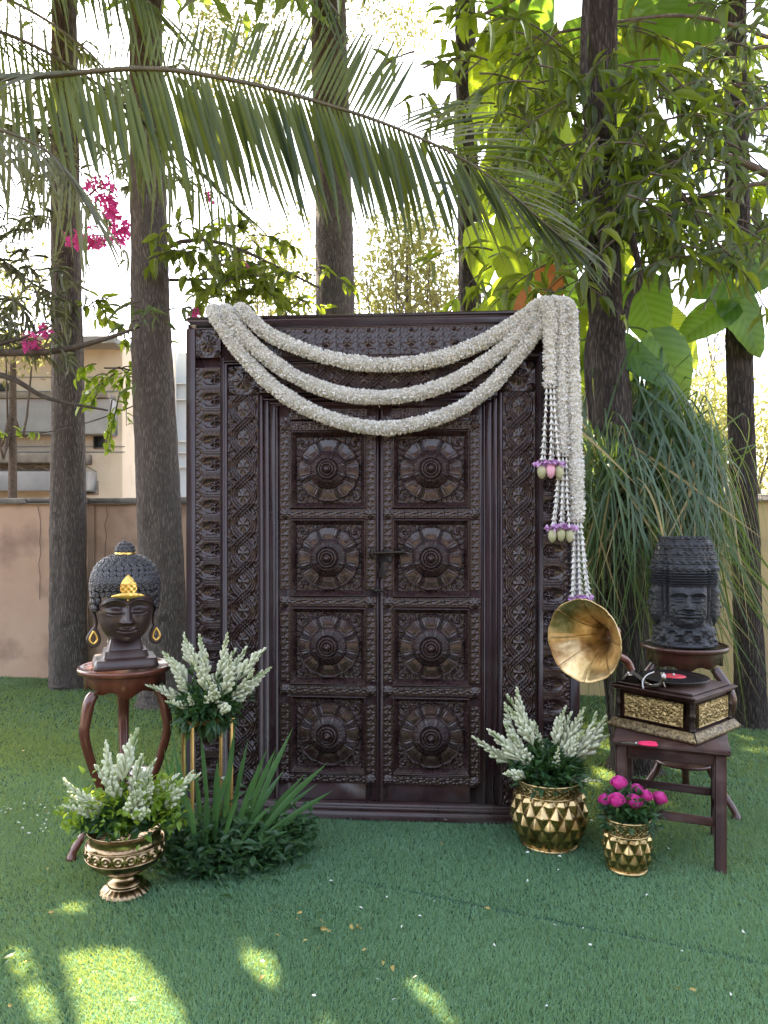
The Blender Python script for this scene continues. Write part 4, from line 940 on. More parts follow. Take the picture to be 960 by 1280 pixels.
# leaves
PZ = [1.659, 1.2385, .818, .3975]
for s in (-1, 1):
    cx = s*.245
    def bx(a, b, w0, w1, o0, o1):
        p, q = sorted((s*a, s*b)); return (p, q, w0, w1, o0, o1)
    boards = [bx(.0035, .4855, .084, 1.966, -.07, -.040)]
    boards += [bx(.0036, .064, .085, 1.965, -.0399, -.006), bx(.426, .4853, .0851, 1.9651, -.0399, -.0061)]
    zs = [2.0]+PZ
    edges = [1.8425, 1.449, 1.0285, .608, .2145]
    boards += [bx(.0641, .4259, 1.8425+.0005, 1.9645, -.0398, -.0062)]
    for a, b in zip(PZ[:-1], PZ[1:]): boards.append(bx(.0641, .4259, b+.1835, a-.1835, -.0398, -.0062))
    boards += [bx(.0641, .4259, .0852, PZ[-1]-.1835, -.0398, -.0062)]
    boards += [bx(.0662, .4240, 1.8875, 1.8925, -.0061, -.001), bx(.072, .420, 1.958, 1.9635, -.0061, -.001)]
    if s > 0: boards += [(.0037, .0175, .0855, 1.9640, -.0059, .006)]
    else: boards += [(-.0145, -.0037, .0855, 1.9640, -.0059, -.0005)]
    lf = part('door_leaf', boards, b=.003)
    for i, z in enumerate(PZ):
        link('rosette_panel', m_panel, lf, (cx, .0, z), scale=(1, 1, 1))
    for xx in (.0405, .452):
        k = 0; z = .2135+.03
        for k in range(31):
            zz = .213+.0275+k*.0548
            if zz > 1.90: break
            if min(abs(zz-b) for b in (1.4488, 1.0283, .6078)) < .047: continue
            link('scroll_carving', m_scr, lf, (s*xx, .0055, zz))
    for b in (1.868, 1.4488, 1.0283, .6078, .186):
        for k in range(6): link('scroll_carving', m_scrh, lf, (s*(.0885+k*.0628), .0052, b), scale=(1.12, 1, 1))
        for xx in (.0405, .452): link('flower_boss', m_boss, lf, (s*xx, .004, b))
    for k in range(6): link('scroll_carving', m_scrh, lf, (s*(.0885+k*.0628), .0052, 1.925), scale=(1.12, 1, 1.2))
# latch
lw = P(488, 690, 3.45)
latch = link('latch', MB().tube([(-.045, -.022, 1.262), (.125, -.022, 1.268)], .0075, 10).box((-.028, -.012, 1.263), (.028, .022, .05), .003).box((.045, -.012, 1.266), (.05, .022, .034), .003)
             .box((.112, -.012, 1.268), (.02, .022, .032), .003).tube([(-.03, -.024, 1.285), (-.03, -.034, 1.262), (-.03, -.024, 1.24)], .006, 8).mesh('latch', M['iron']), door)
link('hasp', MB().box((.020, -.008, 1.20), (.030, .010, .11), .003, M=np.array([[math.cos(.2), 0, math.sin(.2)], [0, 1, 0], [-math.sin(.2), 0, math.cos(.2)]])).box((.03, -.010, 1.235), (.06, .008, .03), .003).mesh('hasp', M['iron']), door)
link('latch_ring', MB().box((-.012, -.012, 1.083), (.03, .02, .03), .004).tube([(-.02, -.02, 1.083), (.02, -.025, 1.088), (.034, -.02, 1.075)], .006, 8).mesh('ring', M['iron']), door)

# ------------------------------------------------------------------ garlands
tp = np.array([(0, -.5, 0), (0, .5, 0), (.62, .55, .12), (1, 0, .34), (.62, -.55, .12), (.45, 0, -.06)]); tpf = np.array([(0, 5, 3, 4), (0, 1, 2, 5), (5, 2, 3, 3)])
def petal_tpl():
    V = np.array([(0, -.18, 0), (0, .18, 0), (.6, .5, .1), (1.0, 0, .3), (.6, -.5, .1), (.5, 0, -.08)], float)
    return V, np.array([(0, 1, 5), (1, 2, 5), (2, 3, 5), (3, 4, 5), (4, 0, 5)])
PT = petal_tpl()
def rope(path, rad, name_lab, seed):
    path = np.array(path); L = np.concatenate([[0], np.cumsum(np.linalg.norm(np.diff(path, axis=0), axis=1))]); n = int(L[-1]/.012)
    c = spline(path, n); t = np.gradient(c, axis=0); t /= np.linalg.norm(t, axis=1)[:, None]
    rr = rad*(.90+.18*vn(np.arange(n)*.16, np.zeros(n), seed)+.13*vn(np.arange(n)*.55, np.zeros(n), seed+1))
    mb = MB(); mb.tube(c, rr*.86, 14)
    core = mb.mesh('core', M['pcore'])
    m_ = int(L[-1]*7500); i = rs.randint(0, n, m_); a = rs.uniform(0, 2*PI, m_)
    u = np.cross(t, np.array([0, 1.0, 0.05])); u /= np.linalg.norm(u, axis=1)[:, None]; w_ = np.cross(t, u)
    nrm = np.cos(a)[:, None]*u[i]+np.sin(a)[:, None]*w_[i]
    pos = c[i]+t[i]*rs.uniform(-.008, .008, (m_, 1))+nrm*(rr[i]*rs.uniform(.78, .92, m_))[:, None]
    d = nrm+rs.normal(0, .42, (m_, 3)); mp = MB(); Rm = frames(d, up=rs.normal(0, 1, (m_, 3)))
    s_ = rs.uniform(.008, .0155, m_); mp.inst(PT[0], PT[1], pos, Rm, np.stack([s_, s_*.8, s_], 1))
    return core, mp.mesh('petals', M['petal'], smooth=False), c
def shift(mes, base):
    for me in mes:
        k = len(me.vertices); co = np.empty(k*3, np.float32); me.vertices.foreach_get('co', co); co = co.reshape(-1, 3)-np.array(base, np.float32); me.vertices.foreach_set('co', co.ravel()); me.update()
def bud_chain(p0, p1, n, r):
    """threaded buds: little white trumpets nested one above the next"""
    mb = MB(); c = spline([p0, (np.array(p0)+p1)/2+np.array([rnd.uniform(-.006, .006), -.004, 0]), p1], n+1)
    for i in range(n):
        d = c[i+1]-c[i]; L = np.linalg.norm(d); z = d/L; Rm = frames([z])[0]; Rz = np.stack([Rm[:, 1], Rm[:, 2], Rm[:, 0]], -1)
        k = 7; a = rnd.random()*6
        mb.lathe([(.0012, 0), (r*.35, L*.35), (r*.55, L*.75), (r*1.15, L*1.12), (r*.5, L*1.0), (.001, L*.9)], k, c[i], M=Rz@rotz(a), rfun=lambda R, A, Z: R*(1+.32*np.cos(A*3.5+i)))
    return mb
def lotus(m, s=1.0):
    return MB().lathe([(0, -.040*s), (.006*s, -.037*s), (.014*s, -.026*s), (.0185*s, -.010*s), (.018*s, .004*s), (.013*s, .016*s), (.0, .020*s)], 18, rfun=lambda R, A, Z: R*(1+.06*np.abs(np.cos(A*2.5))) ).mesh('lotus', m)
LOT = {'g': lotus(M['lotg']), 'p': lotus(M['lotp'], 1.05)}
def garland(label, swag, hang, rad, rad2, strands, s0, s1, spread, cols, seed, D0=3.36):
    top = hang[0]; pts = swag+hang
    c1, p1, _ = rope(swag, rad, '', seed); c2, p2, _ = rope(hang, rad2, '', seed+5)
    base = np.array(swag[0]); t = thing('flower_garland', label, 'garland', base, group='white flower garlands draped over the door')
    shift([c1, p1, c2, p2], base)
    link('swag_core', c1, t); link('swag_petals', p1, t, kind='stuff'); link('drop_core', c2, t); link('drop_petals', p2, t, kind='stuff')
    endp = np.array(hang[-1])
    ends = []
    for i in range(strands):
        f = (i/(strands-1)-.5) if strands > 1 else 0; e = s1+np.array([f*spread, (.016 if i % 2 else -.014), rnd.uniform(-.008, .008)])
        st_ = endp+np.array([f*.03, (.01 if i % 2 else -.01), .01]); mb = bud_chain(st_, e, 12 if s0 == 0 else s0, .0095); mb.v = [v-base for v in mb.v]
        link('bud_strand', mb.mesh('strand', M['petal']), t); ends.append(e)
    # purple florets and lotus buds
    for j, c in enumerate(cols):
        f = j-(len(cols)-1)/2; q = s1+np.array([f*spread*.52, -.012, -.006-.006*abs(f)])
        mb = MB(); k = 46; a = rs.uniform(0, 2*PI, k); rr = .024*np.sqrt(rs.rand(k)); pos = q-base+np.stack([rr*np.cos(a), rr*np.sin(a), rs.uniform(-.008, .010, k)], 1)
        d = np.stack([np.cos(a), np.sin(a), rs.uniform(-.7, .6, k)], 1); mb.inst(PT[0], PT[1], pos, frames(d, up=rs.normal(0, 1, (k, 3))), rs.uniform(.012, .02, k))
        link('orchid_tuft', mb.mesh('tuft', M['purple'], smooth=False), t)
        link('lotus_bud', LOT[c], t, q-base+np.array([0, -.004, -.026]), rotz(j)@rotx(rnd.uniform(-.2, .2)), rnd.uniform(.92, 1.1))
    return t
def dp(px, py, out):
    """point in front of the door plane seen at a pixel"""
    ray = np.array([(px-480)/F, 1, -(py-HZ)/F]); n = DR@np.array([0, -1, 0]); o = np.array([0, 0, CH]); q = DO+n*out
    return o+ray*(((q-o)@n)/(ray@n))
tl_ = dp(305, 390, .03)
g1 = [dp(300, 391, -.03)+np.array([0, 0, .012]), dp(303, 389, .035), dp(312, 397, .062), dp(340, 420, .06), dp(400, 444, .055), dp(470, 456, .055), dp(540, 450, .055), dp(600, 429, .055), dp(650, 399, .06), dp(672, 384, .055), dp(682, 380, .04)]
g2 = [dp(282, 392, -.03)+np.array([0, 0, .012]), dp(284, 391, .035), dp(290, 401, .063), dp(322, 437, .06), dp(370, 471, .055), (dp(430, 493, .055)), dp(500, 495, .055), dp(560, 479, .055), dp(620, 443, .06), dp(665, 400, .065), dp(690, 383, .05)]
g3 = [dp(267, 392, -.03)+np.array([0, 0, .012]), dp(268, 391, .035), dp(275, 404, .064), dp(300, 441, .06), dp(345, 486, .055), dp(400, 518, .055), dp(460, 534, .055), dp(510, 532, .055), dp(565, 515, .055), dp(612, 484, .06), dp(652, 438, .065), dp(682, 400, .07), dp(697, 385, .055)]
OF = .10
h1 = [dp(672, 384, .055), dp(682, 380, .075), dp(687, 390, OF), dp(688, 420, OF), dp(687, 480, OF)]
h2 = [dp(680, 384, .05), dp(692, 379, .07), dp(700, 388, OF-.01), dp(702, 430, OF-.01), dp(702, 500, OF-.01), dp(703, 566, OF-.01)]
h3 = [dp(690, 386, .05), dp(702, 381, .06), dp(711, 390, OF-.02), dp(714, 440, OF-.02), dp(718, 540, OF-.02), dp(722, 648, OF-.02)]
garland('uppermost and shallowest white swag, its short drop ending in pink and green buds', g1, h1, .0275, .026, 5, 13, dp(687, 577, OF+.02), .075, 'gpg', 31)
garland('middle white swag, its medium drop ending in three green lotus buds', g2, h2, .0275, .026, 5, 13, dp(700, 657, OF+.005), .075, 'ggg', 41)
garland('lowest and longest white swag, its long drop ending right above the brass horn', g3, h3, .0270, .029, 6, 14, dp(726, 745, OF-.02), .085, 'gg', 51)
# ------------------------------------------------------------------ round tripod stands
def leg_mesh(m, zt, r0, r1, rpin, rf, name='leg', wd=.019):
    pts = [(r0-.01, 0, zt-.10), (r0+.012, 0, zt-.13), (r1, 0, zt-.20), (r1+.006, 0, zt-.28), (rpin+.035, 0, zt-.42), (rpin, 0, zt-.52), (rpin+.02, 0, zt-.62), (rf-.02, 0, .055), (rf, 0, .018), (rf+.004, 0, 0)]
    pts = [pts[0]]+[p for p in pts[1:] if True]
    c = spline(pts, 40); rad = np.interp(np.linspace(0, 1, 40), [0, .12, .3, .55, .85, .95, 1], [wd*1.1, wd*1.25, wd*1.1, wd*.85, wd*.8, wd*1.1, wd*.95])
    return MB().tube(c, rad, 12, flat=.82, twist=.4).mesh(name, m)
def stand(label, loc, zt, rt, angs, shelf_z, shelf_r, m, shelf_m, rz0, sheen_disc, bulge):
    t = thing('plant_stand', label, 'stand', loc)
    prof = [(0, -.012), (rt*.93, -.012), (rt*.965, -.016), (rt*.985, -.010), (rt, -.002), (rt, .004), (rt*.985, .0095), (rt*.955, .008), (rt*.93, .001), (rt*.90, -.003), (0, -.003)]
    link('table_top', MB().lathe([(r, z+zt-.008) for r, z in prof], 96).mesh('top', m), t)
    # shaped apron: three lobes hanging between the legs
    k = 120; a = np.linspace(0, 2*PI, k, endpoint=False); ra = rt*.86
    low = .070+.012*np.cos(3*(a-angs[0]-PI))+.011*np.cos(9*(a-angs[0]-PI)); ap = []
    for (rr, top) in ((ra, True), (ra, False), (ra-.016, False), (ra-.016, True)):
        z = np.full(k, zt-.0205) if top else zt-.0205-low
        ap.append(np.stack([rr*np.cos(a), rr*np.sin(a), z], -1))
    link('apron', MB().grid(np.array(ap), cv=True).mesh('apron', m), t)
    lm = leg_mesh(m, zt, ra*.93, rt*bulge, rt*.60, rt*1.25, wd=.023)
    for g in angs: link('leg', lm, t, R=rotz(g))
    sh = [(0, 0), (shelf_r*.9, 0), (shelf_r, .004), (shelf_r*1.02, .012), (shelf_r*.99, .018), (shelf_r*.93, .015), (shelf_r*.9, .008), (0, .008)]
    link('lower_shelf', MB().lathe([(r, z+shelf_z) for r, z in sh], 64).mesh('shelf', m), t)
    if sheen_disc: link('shelf_sheen_disc', MB().lathe([(0, shelf_z+.0085), (shelf_r*.86, shelf_z+.0085), (shelf_r*.90, shelf_z+.015), (shelf_r*.88, shelf_z+.016), (shelf_r*.83, shelf_z+.0105), (0, shelf_z+.0105)], 64).mesh('shelf_sheen', shelf_m), t)  # mirror-bright disc added to imitate the sky's reflection on the shelf
    return t
LS = P(157, 831, 3.26); LS[2] = 0; LZ = .775
stand('round mahogany stand with three curved legs and a lower shelf with a bright disc for reflected sky, under the bronze head', LS, LZ, .200, [R_(232), R_(352), R_(112)], .275, .120, M['mahog'], M['shelf_sheen'], 0, True, .94)
RS = np.array([1.500, 3.68, 0]); RZ = .80
stand('round dark stand with three curved legs behind the stool, under the black stone head', RS, RZ, .208, [R_(-50), R_(186), R_(66)], .212, .150, M['darkm'], M['shelf_sheen'], 0, False, 1.10)

# ------------------------------------------------------------------ carved faces
def face_disp(x, z):
    """relief of a serene face; x half width 1, z from -1.2 (chin) to .6 (hairline)"""
    ax = np.abs(x); t = np.clip((.18-z)/.54, 0, 1)
    h = (.06+.25*t**1.15)*np.exp(-(x/(.085+.075*t))**2)*sstep(-.47, -.38, z)*sstep(.42, .12, z)
    h += .11*gs(ax, .15, .07)*gs(z, -.36, .07)
    zb = .20+.15*(1-((ax-.42)/.42)**2)
    h += .075*gs(z, zb, .05)*sstep(.95, .75, ax)*sstep(.02, .12, ax)+.03*gs(z, .45, .3)
    h -= .12*gs(ax, .40, .24)*gs(z, .10, .11)+.06*gs(ax, .16, .08)*gs(z, .0, .14)
    h += .11*np.exp(-((ax-.42)/.24)**2-((z+.02)/.085)**2)
    slit = -.075-.05*(1-((ax-.42)/.28)**2); h -= .05*gs(z, slit, .020)*sstep(.74, .66, ax)*sstep(.12, .2, ax)
    h -= .035*gs(z, .085+.06*(1-((ax-.42)/.3)**2), .018)*sstep(.76, .68, ax)*sstep(.1, .18, ax)
    h += .10*np.exp(-(x/.24)**2)*gs(z, -.605-.02*np.cos(x*9), .045)+.11*np.exp(-(x/.18)**2)*gs(z, -.725, .055)
    h -= .075*gs(z, -.662+.10*ax**2, .018)*np.exp(-(x/.30)**4)-.0
    h -= .035*gs(ax, .33, .05)*gs(z, -.62, .07)-.05*gs(ax, .50, .25)*gs(z, -.42, .26)
    h -= .04*gs(x, 0, .12)*gs(z, -.86, .05); h += .10*gs(x, 0, .24)*gs(z, -1.03, .13)
    return h
def head_grid(prof_w, prof_d, z0, z1, wn_, zc, zs, amp, nu=220, nz=170, ex=2.35):
    a = np.linspace(0, 2*PI, nu, endpoint=False); z = np.linspace(z0, z1, nz); A, Z = np.meshgrid(a, z, indexing='xy')
    W = np.interp(Z, *zip(*prof_w)); D = np.interp(Z, *zip(*prof_d)); ca, sa = np.cos(A), np.sin(A)
    x = W*np.sign(ca)*np.abs(ca)**(2/ex); y = D*np.sign(sa)*np.abs(sa)**(2/ex)
    front = sstep(.05, .5, -sa)
    y -= amp*face_disp(x/wn_, (Z-zc)/zs)*front
    return np.stack([x, y, Z], -1)
# bronze head with curls
BZ = LZ
bh = thing('buddha_head_statue', 'dark bronze serene head with curled hair, gold crown ornament and gold hoop earrings', 'statue', (LS[0]+.0, LS[1]-.005, BZ+.001), R_(24))
Rb = MB()
def loft(secs, n=64, ex=9.0):
    a = np.linspace(0, 2*PI, n, endpoint=False)+PI/n; ca, sa = np.cos(a), np.sin(a); k_ = 1/((np.abs(ca)**ex+np.abs(sa)**ex)**(1/ex)); V = []
    for (z, w_, d_) in secs: V.append(np.stack([w_/2*k_*ca, d_/2*k_*sa, np.full(n, z)], -1))
    return MB().grid(np.array(V), cv=True)
link('stepped_base', loft([(0, 0, 0), (0, .268, .23), (.006, .272, .234), (.040, .250, .215), (.0405, .236, .20), (.0445, .20, .175), (.048, .186, .16), (.074, .176, .152), (.0745, .158, .140), (.078, .146, .13), (.125, .128, .12), (.126, 0, 0)]).mesh('base', M['buddha']), bh)
hz = .110    # chin height
pw = [(0, .03), (.004, .048), (.012, .064), (.03, .083), (.055, .098), (.09, .109), (.13, .117), (.17, .121), (.21, .121), (.25, .112)]
pd = [(0, .05), (.004, .066), (.012, .078), (.03, .094), (.055, .105), (.09, .113), (.13, .119), (.17, .121), (.21, .118), (.25, .105)]
hg = head_grid(pw, pd, 0, .25, .118, .143, .134, .118); hg[..., 1] += .0; hg[..., 2] += hz
mbh = MB().grid(hg, cv=True); mbh.tube([(0, .02, .105), (0, .015, .118), (0, .01, .135)], [.075, .07, .075], 24)
link('face', mbh.mesh('face', M['buddha']), bh)
# hair: cap and curls
capz = lambda t: t
def cap(zc=.255, a=.141, b=.140, hh=.130, low=-.105):
    V = []; tt = np.linspace(-.72, PI/2, 44)
    A = np.linspace(0, 2*PI, 90, endpoint=False); out = []
    for q in tt:
        c = math.cos(q)**.72 if q > 0 else math.cos(q*.55); z = zc+hh*math.sin(q) if q > 0 else zc+hh*q*1.12
        ring = np.stack([a*c*np.cos(A), b*c*np.sin(A), np.full(90, z)], -1)
        out.append(ring)
    return np.array(out)
cg = cap(); cg[..., 2] += hz-.01
# lift the lower edge over the forehead
fr = sstep(.25, .75, -np.sin(np.linspace(0, 2*PI, 90, endpoint=False)))[None, :]
lowmask = sstep(hz+.30, hz+.16, cg[..., 2])
cg[..., 2] += fr*lowmask*.068
cg[..., 1] += (fr*sstep(hz+.26, hz+.20, cg[..., 2]))*.012
link('hair_cap', MB().grid(cg, cv=True).mesh('cap', M['curl']), bh)
cm = MB(); sph = MB().lathe([(.0, -.4), (.8, -.3), (1.0, .1), (.90, .36), (.66, .50), (.55, .38), (.34, .42), (.22, .58), (0, .62)], 10); st_v = np.vstack(sph.v); st_f = sph.f[0][0]
def curls(rings, rad, cmv):
    for (q, n_, off) in rings:
        c = math.cos(q)**.72 if q > 0 else math.cos(q*.55); z = .255+.130*math.sin(q) if q > 0 else .255+.130*q*1.12
        for j in range(n_):
            A = 2*PI*(j+off)/n_; f = float(sstep(.25, .75, -math.sin(A))); zz = z+hz-.01; lm = float(sstep(hz+.30, hz+.16, zz)); zz2 = zz+f*lm*.068
            y = .140*c*math.sin(A)+f*float(sstep(hz+.26, hz+.20, zz2))*.012
            p = np.array([.141*c*math.cos(A), y, zz2]); nrm = np.array([p[0], p[1], (zz2-hz-.235)*1.0*(1 if q > 0 else .4)]); nrm /= np.linalg.norm(nrm)
            Rm = frames([nrm])[0]; Rz = np.stack([Rm[:, 1], Rm[:, 2], Rm[:, 0]], -1)
            cmv.inst(st_v, st_f, [p], Rz[None], np.array([rad]))
rings = []; q = -.66; i = 0
while q < 1.45:
    c = math.cos(q)**.72 if q > 0 else math.cos(q*.55); n_ = max(5, int(2*PI*.141*c/.0285)); rings.append((q, n_, .5*(i % 2))); q += .19 if q > 0 else .18; i += 1
curls(rings, .0165, cm)
link('hair_curls', cm.mesh('curls', M['curl']), bh, kind='stuff')
tz = hz+.372
link('topknot_band', MB().lathe([(.036, tz-.008), (.042, tz-.004), (.0425, tz+.016), (.038, tz+.020), (.03, tz+.02)], 28, rfun=lambda r, A, Z: r*(1+.03*np.cos(A*14))).mesh('band', M['gold']), bh)
kn = MB().lathe([(.038, tz+.018), (.040, tz+.032), (.034, tz+.048), (.018, tz+.060), (0, tz+.064)], 24)
for (zz, r, n_) in ((.026, .038, 12), (.042, .034, 11), (.055, .022, 8), (.064, .004, 1)):
    for j in range(n_):
        A = 2*PI*(j+.5*(zz > .03))/n_; p = np.array([r*math.cos(A), r*math.sin(A), tz+zz]); nrm = np.array([p[0], p[1], zz-.02]); nrm /= np.linalg.norm(nrm); Rm = frames([nrm])[0]; Rz = np.stack([Rm[:, 1], Rm[:, 2], Rm[:, 0]], -1)
        kn.inst(st_v, st_f, [p], Rz[None], np.array([.010]))
link('topknot', kn.mesh('topknot', M['curl']), bh)
# crown ornament: leaf shaped filigree over a scrolled bar
def orn():
    mb = MB(); n, m_ = 40, 44; s = np.linspace(-1, 1, n); v = np.linspace(0, 1, m_); S, V = np.meshgrid(s, v, indexing='ij')
    def put(X, Z, H):
        A = X/.15; y = -(.162*np.cos(A)+.002)+np.clip(Z-.262, 0, 1)*.55; mb.grid(np.stack([X, y-H, Z+hz], -1))
    Wd = .034*np.clip(np.sin(PI*np.clip(.30+V*.70, 0, 1)), 0, 1)**.85
    put(S*Wd, .222+V*.078, .005+.0012*np.cos(S*9)*np.cos(V*20)+.003*np.clip(1-S**2, 0, 1))
    Wb = .068; put(S*Wb, .199+.006*np.abs(S)+V*(.026*(1-.72*np.abs(S)**1.5)), .006+.0015*np.cos(S*14)+.003*np.sin(V*PI)-.004*S**2)
    return mb.mesh('orn', M['gold'])
link('crown_ornament', orn(), bh)
link('forehead_mark', MB().lathe([(0, -.5), (.5, -.4), (1, 0), (.7, .6), (0, 1.5)], 12, M=np.diag([.0045, .004, .008])).mesh('mark', M['gold']), bh, (0, -.1345, hz+.187))
for s in (-1, 1):
    ear = MB(); pts = [(s*.119, .008, .165), (s*.135, .012, .178), (s*.141, .02, .165), (s*.133, .012, .135), (s*.124, .004, .105), (s*.120, 0, .080), (s*.126, -.004, .055)]
    ear.tube(spline([(x, y, z+hz) for x, y, z in pts], 30), np.interp(np.linspace(0, 1, 30), [0, .2, .5, 1], [.008, .010, .011, .007]), 10, flat=.8)
    lp = [(s*.126, -.004, .060), (s*.145, -.006, .035), (s*.153, -.008, .010), (s*.138, -.010, -.014), (s*.118, -.010, -.011), (s*.108, -.008, .010), (s*.115, -.006, .038), (s*.126, -.004, .060)]
    ear.tube(spline([(x, y, z+hz) for x, y, z in lp], 40), .0085, 10)
    link('ear', ear.mesh('ear', M['buddha']), bh)
    gp = [(s*.130, -.014, .050), (s*.144, -.016, .024), (s*.1445, -.017, .007), (s*.130, -.018, -.005), (s*.117, -.017, .007), (s*.1175, -.016, .024), (s*.130, -.014, .050)]
    link('earring', MB().tube(spline([(x, y, z+hz) for x, y, z in gp], 36), .0050, 10).mesh('earring', M['gold']), bh)
# glossy brass lotus saucer behind the base where the sun strikes
# black stone four-faced head
sh = thing('stone_head_statue', 'black carved stone head with several faces and a tall ribbed crown', 'statue', (RS[0]+.0, RS[1], RZ+.001), R_(-14))
def fourface():
    S = .00415
    nz, nu = 260, 300; z = np.linspace(0, .535, nz); a = np.linspace(0, 2*PI, nu, endpoint=False); A, Z = np.meshgrid(a, z, indexing='xy')
    w_ = np.interp(Z, [0, .01, .03, .075, .09, .11, .15, .25, .33, .40, .47, .525, .535], [.132, .138, .140, .136, .126, .128, .131, .133, .134, .130, .116, .096, .090])
    ca, sa = np.cos(A), np.sin(A); ex = 2.9
    r = w_/((np.abs(ca)**ex+np.abs(sa)**ex)**(1/ex)); x = r*ca; y = r*sa
    nrm = np.stack([ca, sa], -1); disp = np.zeros_like(A)
    for k in range(4):
        ang = -PI/2+k*PI/2; lx = -(x*math.sin(ang)-y*math.cos(ang))*1.0; fr_ = x*math.cos(ang)+y*math.sin(ang)
        msk = sstep(.45, .8, fr_/r)
        u = lx/.082; v = (Z-.232)/.106; fa = 1.3 if k == 0 else .45
        el = np.sqrt(u**2+(np.clip(-v-.45, 0, 9)/.80)**2); fm = sstep(1.12, .85, el)*sstep(.62, .35, v)
        dome = .028*np.clip(1-(el/1.10)**2, 0, 1)**.5*(1-.35*sstep(.3, .6, v))
        disp += msk*(dome+.085*fa*face_disp(u, v)*fm-.0)
        # wide lips and nose of the stone faces
        disp += msk*fm*(.008*np.exp(-(u/.55)**4)*(gs(v, -.60, .05)+gs(v, -.76, .06))+.008*gs(np.abs(u), .17, .09)*gs(v, -.37, .08))
        # grooves between faces
        disp -= .018*msk*gs(np.abs(lx), .093, .010)*sstep(.09, .12, Z)*sstep(.44, .38, Z)
        disp += .008*msk*gs(np.abs(lx), .108, .006)*sstep(.09, .12, Z)*sstep(.40, .36, Z)
        # headband lines and medallion rows
        crown = sstep(.296, .302, Z)
        disp += crown*(.003*np.cos(Z*2*PI/.0125)*sstep(.365, .36, Z))
    c2 = sstep(.365, .375, Z)
    disp += c2*(.0035*np.cos((Z-.335)*2*PI/.040)+.005*np.cos(A*26+np.floor((Z-.315)/.02)*1.5)*gs((Z-.315) % .040, .02, .012)+.0015*np.cos(Z*2*PI/.011)+.008*(vn(A*5.1, Z*45, 12)-.5))
    disp += (.010+.004*np.cos(A*20))*gs(Z, .385, .012)+.006*gs(Z, .435, .008)+.005*gs(Z, .48, .006)
    disp += sstep(.085, .075, Z)*(.009*np.cos(A*12)*np.sin(Z*70)+.007*(vn(A*9, Z*80, 3)-.5)*2)+.010*gs(Z, .085, .007)+.006*gs(Z, .012, .006)
    disp += .004*(vn(A*14, Z*90, 5)-.5)+.003*(vn(A*40, Z*220, 6)-.5)
    V = np.stack([x+ca*disp, (y+sa*disp)*.95, Z], -1)
    mb = MB().grid(V, cv=True); n0 = mb.n; mb.v.append(np.vstack([V[-1], [[0, 0, .540]]])); mb.n += nu+1
    mb.f.append((np.array([[n0+j, n0+(j+1) % nu, n0+nu] for j in range(nu)]), 0)); return mb.mesh('stone_head', M['stone'])
link('carved_stone', fourface(), sh)
link('stone_foot', MB().lathe([(0, .0), (.152, .0), (.156, .006), (.152, .014), (.146, .016)], 64).mesh('foot', M['stone']), sh)

# ------------------------------------------------------------------ wooden stool
ST = thing('wooden_stool', 'worn dark square wooden stool with stretchers, carrying the gramophone', 'stool', (1.245, 3.20, 0), R_(-22))
SH = .50
link('seat', MB().box((0, 0, SH-.0125), (.455, .435, .025), .007).mesh('seat', M['stool']), ST)
for (sx, sy) in ((-1, -1), (1, -1), (1, 1), (-1, 1)):
    o = link('leg', MB().box((0, 0, (SH-.026)/2), (.046, .042, SH-.026), .005).mesh('leg', M['stool']), ST, (sx*.19, sy*.182, 0))
for (c, s_) in (((0, -.186, SH-.052), (.334, .022, .048)), ((0, .186, SH-.052), (.334, .022, .048)), ((-.194, 0, SH-.052), (.022, .320, .048)), ((.194, 0, SH-.052), (.022, .320, .048))):
    link('apron', MB().box(c, s_, .004).mesh('apron', M['stool']), ST)
for (c, s_) in (((0, -.182, .197), (.334, .020, .034)), ((0, .182, .197), (.334, .020, .034)), ((.19, 0, .165), (.020, .322, .034)), ((-.19, 0, .165), (.020, .322, .034))):
    link('stretcher', MB().box(c, s_, .004).mesh('stretcher', M['stool']), ST)

# ------------------------------------------------------------------ gramophone
GP = np.array([1.285, 3.265, SH+.001]); GY = R_(41)
gr = thing('gramophone', 'antique gramophone with embossed brass sides, black record and large flower-shaped brass horn', 'gramophone', GP, GY)
GR = rotz(GY)
def gl(p): return GR.T@(np.array(p, float)-GP)
link('plinth', MB().box((0, 0, .011), (.405, .405, .022), .004).lathe([(.0, 0)]*2, 4).box((0, 0, .031), (.375, .375, .018), .004).mesh('plinth', M['stool']), gr)
for k in range(4):
    Rk = rotz(k*PI/2)
    pr = [(-.203, .004), (-.207, .010), (-.206, .018), (-.197, .026), (-.190, .038), (-.182, .0415)]
    xs = np.linspace(-1, 1, 60); V = np.array([[(x*(-p0)*.985, p0-.0005, z+.002*math.cos(x*90)*(i in (2, 3, 4))) for (p0, z) in [(q[0], q[1])]] for i, q in enumerate(pr) for x in xs]).reshape(len(pr), 60, 3)
    link('embossed_moulding', MB().grid(V@Rk.T).mesh('mould', M['mould']), gr)
link('case', MB().box((0, 0, .104), (.330, .330, .126), .004).mesh('case', M['stool']), gr)
def f_emb(U, V):
    h = .002*np.ones_like(U); x = U*1.9; y = V
    for i in range(7):
        cx, cy, r0 = (-1.5+i*.5), (.35 if i % 2 else -.35), .42; r = np.hypot(x-cx, y-cy); th = np.arctan2(y-cy, x-cx); h = np.maximum(h, .004+.006*np.clip(1-(r/r0)**2, 0, 1)*(.5+.5*np.cos(5*th+r*16)))
    h += .003*(vn(x*13+30, y*13+30, 8)-.5)+.004*(np.maximum(np.abs(U), np.abs(V)) > .94); return h
m_emb = hf('embossed_panel', .268, .098, 110, 50, f_emb, M['brassd'])
for k in range(4): link('embossed_panel', m_emb, gr, R=rotz(k*PI/2), loc=rotz(k*PI/2)@np.array([0, -.172, .104]))
